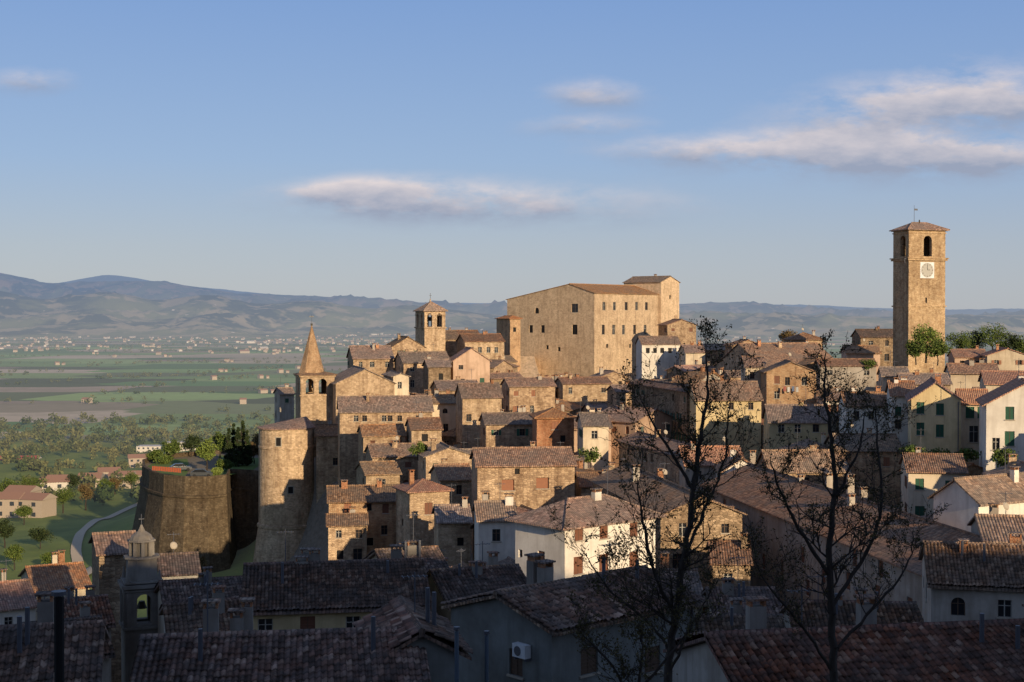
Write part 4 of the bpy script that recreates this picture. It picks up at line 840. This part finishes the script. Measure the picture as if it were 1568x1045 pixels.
# ---------- foreground budding trees ----------
def grow(S,Lf,p,d,L,r,lev):
    n=4; st=L/n; q=p
    for i in range(n):
        d=(d+Vector((random.gauss(0,.17),random.gauss(0,.17),random.gauss(0,.13)+.08))).normalized(); q2=q+d*st; r0=r*(1-i/n*.7); r1=r*(1-(i+1)/n*.7); S.append((q,q2,max(r0,.0055),max(r1,.0045))); q=q2
        if lev<3:
            for k in range(random.choice([1,2,2]) if lev<2 else random.choice([0,1,1,1])):
                a=Vector((random.gauss(0,1),random.gauss(0,1),random.gauss(0,.6)+.2)); a-=d*a.dot(d)*1.0; a.normalize(); grow(S,Lf,q,(d*.8+a*.7).normalized(),L*random.uniform(.4,.68),r*.6,lev+1)
        if lev>=2 or (lev==1 and i>=2):
            if random.random()<.38: Lf.append((q,random.choice([1,2,3,4])))
def bigtree(name,stems,d,mul=1.):
    par=empty(name);S=[];Lf=[]
    for si,(pts,r0) in enumerate(stems):
        P3=[P(u,v,d+dd) for u,v,dd in pts]; n=len(P3)-1
        fine=[]
        for i in range(n):
            for k in range(6):
                t=k/6; a=P3[max(i-1,0)];b=P3[i];c=P3[i+1];e=P3[min(i+2,n)]
                fine.append(.5*((2*b)+(c-a)*t+(2*a-5*b+4*c-e)*t*t+(3*b-a-3*c+e)*t**3)+Vector((random.gauss(0,.02),random.gauss(0,.02),0)))
        fine.append(P3[-1]); M=len(fine)-1
        for i in range(M):
            ra=r0*(1-i/M)**.8+.008; rb=r0*(1-(i+1)/M)**.8+.008; S.append((fine[i],fine[i+1],ra,rb)); f=i/M
            if (si==0 and f>.22) or (si>0 and f>.15):
                for k in range(random.choice([0,1,1,1])):
                    a=random.uniform(0,6.28); dd=Vector((math.cos(a),math.sin(a),random.uniform(.35,1.1))).normalized(); grow(S,Lf,fine[i+1],dd,mul*random.uniform(.6,1.6)*(1.1-.5*f),ra*.36,1)
    V,Q=tubes(S,4); npmesh('branches',V,Q,['bark'],parent=par)
    C=[]
    for p,k in Lf:
        for j in range(k): C.append((p.x+random.gauss(0,.05),p.y+random.gauss(0,.05),p.z+random.gauss(0,.05)))
    C=np.array(C); V,Q=quads(C,rng.uniform(.04,.085,len(C))); npmesh('leaves',V,Q,['leaf_tree'],parent=par); print(name,len(S),len(C))
bigtree('budding_tree',[([(1012,1200,0),(1022,1050,0),(1036,940,0),(1050,840,0),(1064,740,.2),(1074,660,.2),(1085,590,.2),(1080,525,.2)],.115),([(1036,950,0),(1005,880,-.5),(985,800,-.8),(975,730,-1)],.06),([(1050,850,0),(1085,770,.5),(1110,700,.8),(1118,610,1)],.05),([(1064,750,.2),(1020,680,.3),(980,610,.4)],.045),([(1030,1000,0),(990,950,.4),(930,900,.7),(890,840,.9)],.04),([(1022,1040,0),(1060,960,-.4),(1090,900,-.6)],.04)],36)
bigtree('budding_tree',[([(1282,1200,0),(1279,1050,0),(1276,940,0),(1271,840,0),(1280,750,.2),(1272,660,.2),(1262,600,.2),(1265,535,.2)],.12),([(1276,930,0),(1325,850,.5),(1350,780,.8),(1345,690,1),(1340,620,1)],.065),([(1272,880,0),(1225,810,-.5),(1195,750,-.7),(1180,700,-.9)],.06),([(1280,760,.2),(1315,690,.3),(1325,630,.4)],.04),([(1278,1000,0),(1340,930,.4),(1390,870,.6),(1400,810,.8)],.05),([(1279,1030,0),(1230,960,-.4),(1180,900,-.6),(1150,850,-.6)],.045)],38)
bigtree('budding_tree',[([(960,1200,0),(975,1080,0),(985,1000,0),(975,950,0)],.05),([(975,1080,0),(930,1010,.3),(890,970,.3)],.035),([(978,1060,0),(1030,1000,.2),(1060,960,.3)],.035)],33,.8)
# ---------- world ----------
SUNAZ=math.radians(152); EL=math.radians(14)
w=bpy.data.worlds.new('World'); scene.world=w; w.use_nodes=True; t=NT(w.node_tree)
try: w.cycles.sampling_method='MANUAL'; w.cycles.sample_map_resolution=256
except Exception: pass
sk=t.n('ShaderNodeTexSky',sky_type='NISHITA',sun_disc=False,sun_elevation=EL,sun_rotation=SUNAZ,altitude=400,air_density=1.0,dust_density=.6,ozone_density=1.0)
bg=t.n('ShaderNodeBackground',inp={'Color':sk.outputs[0],'Strength':.1})
tc=t.n('ShaderNodeTexCoord').outputs['Generated']; sp=t.n('ShaderNodeSeparateXYZ',inp={0:tc}); yy=t.m('MAXIMUM',sp.outputs[1],.02)
gr=t.ramp(sp.outputs[2],[(0,(.42,.46,.53)),(.05,(.38,.445,.57)),(.11,(.29,.42,.67)),(.22,(.20,.34,.66)),(.5,(.13,.19,.37)),(1,(.10,.15,.29))])
b0=t.n('ShaderNodeBackground',inp={'Color':gr,'Strength':1}); m0=t.n('ShaderNodeMixShader'); t.set(m0,0,.82); t.set(m0,1,bg.outputs[0]); t.set(m0,2,b0.outputs[0])
uu=t.m('DIVIDE',sp.outputs[0],yy); vv=t.m('DIVIDE',sp.outputs[2],yy)
cv=t.n('ShaderNodeCombineXYZ',inp={0:uu,1:t.m('MULTIPLY',vv,2.6)}).outputs[0]
nz=t.noise(cv,14,6,.62); nz2=t.noise(cv,40,4,.6)
CL=[(48,128,50,15,.85),(505,297,60,12,.8),(580,292,80,16,1.1),(650,308,170,24,.95),(790,320,210,24,.65),(912,148,65,20,.75),(900,195,80,14,.65),(1300,195,105,36,.8),(1410,160,110,28,.8),(1520,155,130,44,1.0),(1120,232,150,18,.85),(1290,242,200,28,.95),(1420,238,110,28,1.15),(1545,245,80,20,.95)]
Ms=None;Ts=None
for u,v,a,b,s in CL:
    du=t.m('MULTIPLY',t.m('SUBTRACT',uu,(u-CU)/F),F/a); dv=t.m('MULTIPLY',t.m('SUBTRACT',vv,(HZ-v)/F),F/b)
    r2=t.m('ADD',t.m('MULTIPLY',du,du),t.m('MULTIPLY',dv,dv)); mk=t.m('MULTIPLY',t.m('POWER',2.71828,t.m('MULTIPLY',r2,-.8)),s); tm=t.m('MULTIPLY',mk,dv)
    Ms=mk if Ms is None else t.m('ADD',Ms,mk); Ts=tm if Ts is None else t.m('ADD',Ts,tm)
de=t.m('MULTIPLY',Ms,t.mapr(nz,.36,.64,.12,1.75)); de=t.mapr(de,.06,1.3,0,.88)
tone=t.m('ADD',t.m('DIVIDE',Ts,t.m('ADD',Ms,.05)),t.m('MULTIPLY',t.m('SUBTRACT',nz2,.5),1.4))
cc=t.mix(t.mapr(tone,-.6,.9,0,1),(.32,.36,.47),(.78,.69,.68))
de=t.m('MULTIPLY',de,t.m('GREATER_THAN',sp.outputs[1],.05))
b2=t.n('ShaderNodeBackground',inp={'Color':cc,'Strength':1}); mx=t.n('ShaderNodeMixShader'); t.set(mx,0,de); t.set(mx,1,m0.outputs[0]); t.set(mx,2,b2.outputs[0]); o=t.n('ShaderNodeOutputWorld'); t.set(o,0,mx.outputs[0])
sl=bpy.data.lights.new('sun','SUN'); sl.energy=5.0; sl.angle=math.radians(.5); sl.color=(1,.80,.54); so=bpy.data.objects.new('sun',sl); scene.collection.objects.link(so)
so.rotation_euler=Vector((math.sin(SUNAZ)*math.cos(EL),math.cos(SUNAZ)*math.cos(EL),math.sin(EL))).to_track_quat('Z','Y').to_euler(); so.location=(60,-60,90)
cam=bpy.data.cameras.new('camera'); co=bpy.data.objects.new('camera',cam); scene.collection.objects.link(co); cam.sensor_width=36; cam.lens=36*F/1568; cam.clip_start=.5; cam.clip_end=80000
co.rotation_euler=(math.pi/2-PIT,0,0); scene.camera=co
scene.view_settings.view_transform='Standard'; scene.view_settings.look='None'; scene.view_settings.exposure=0
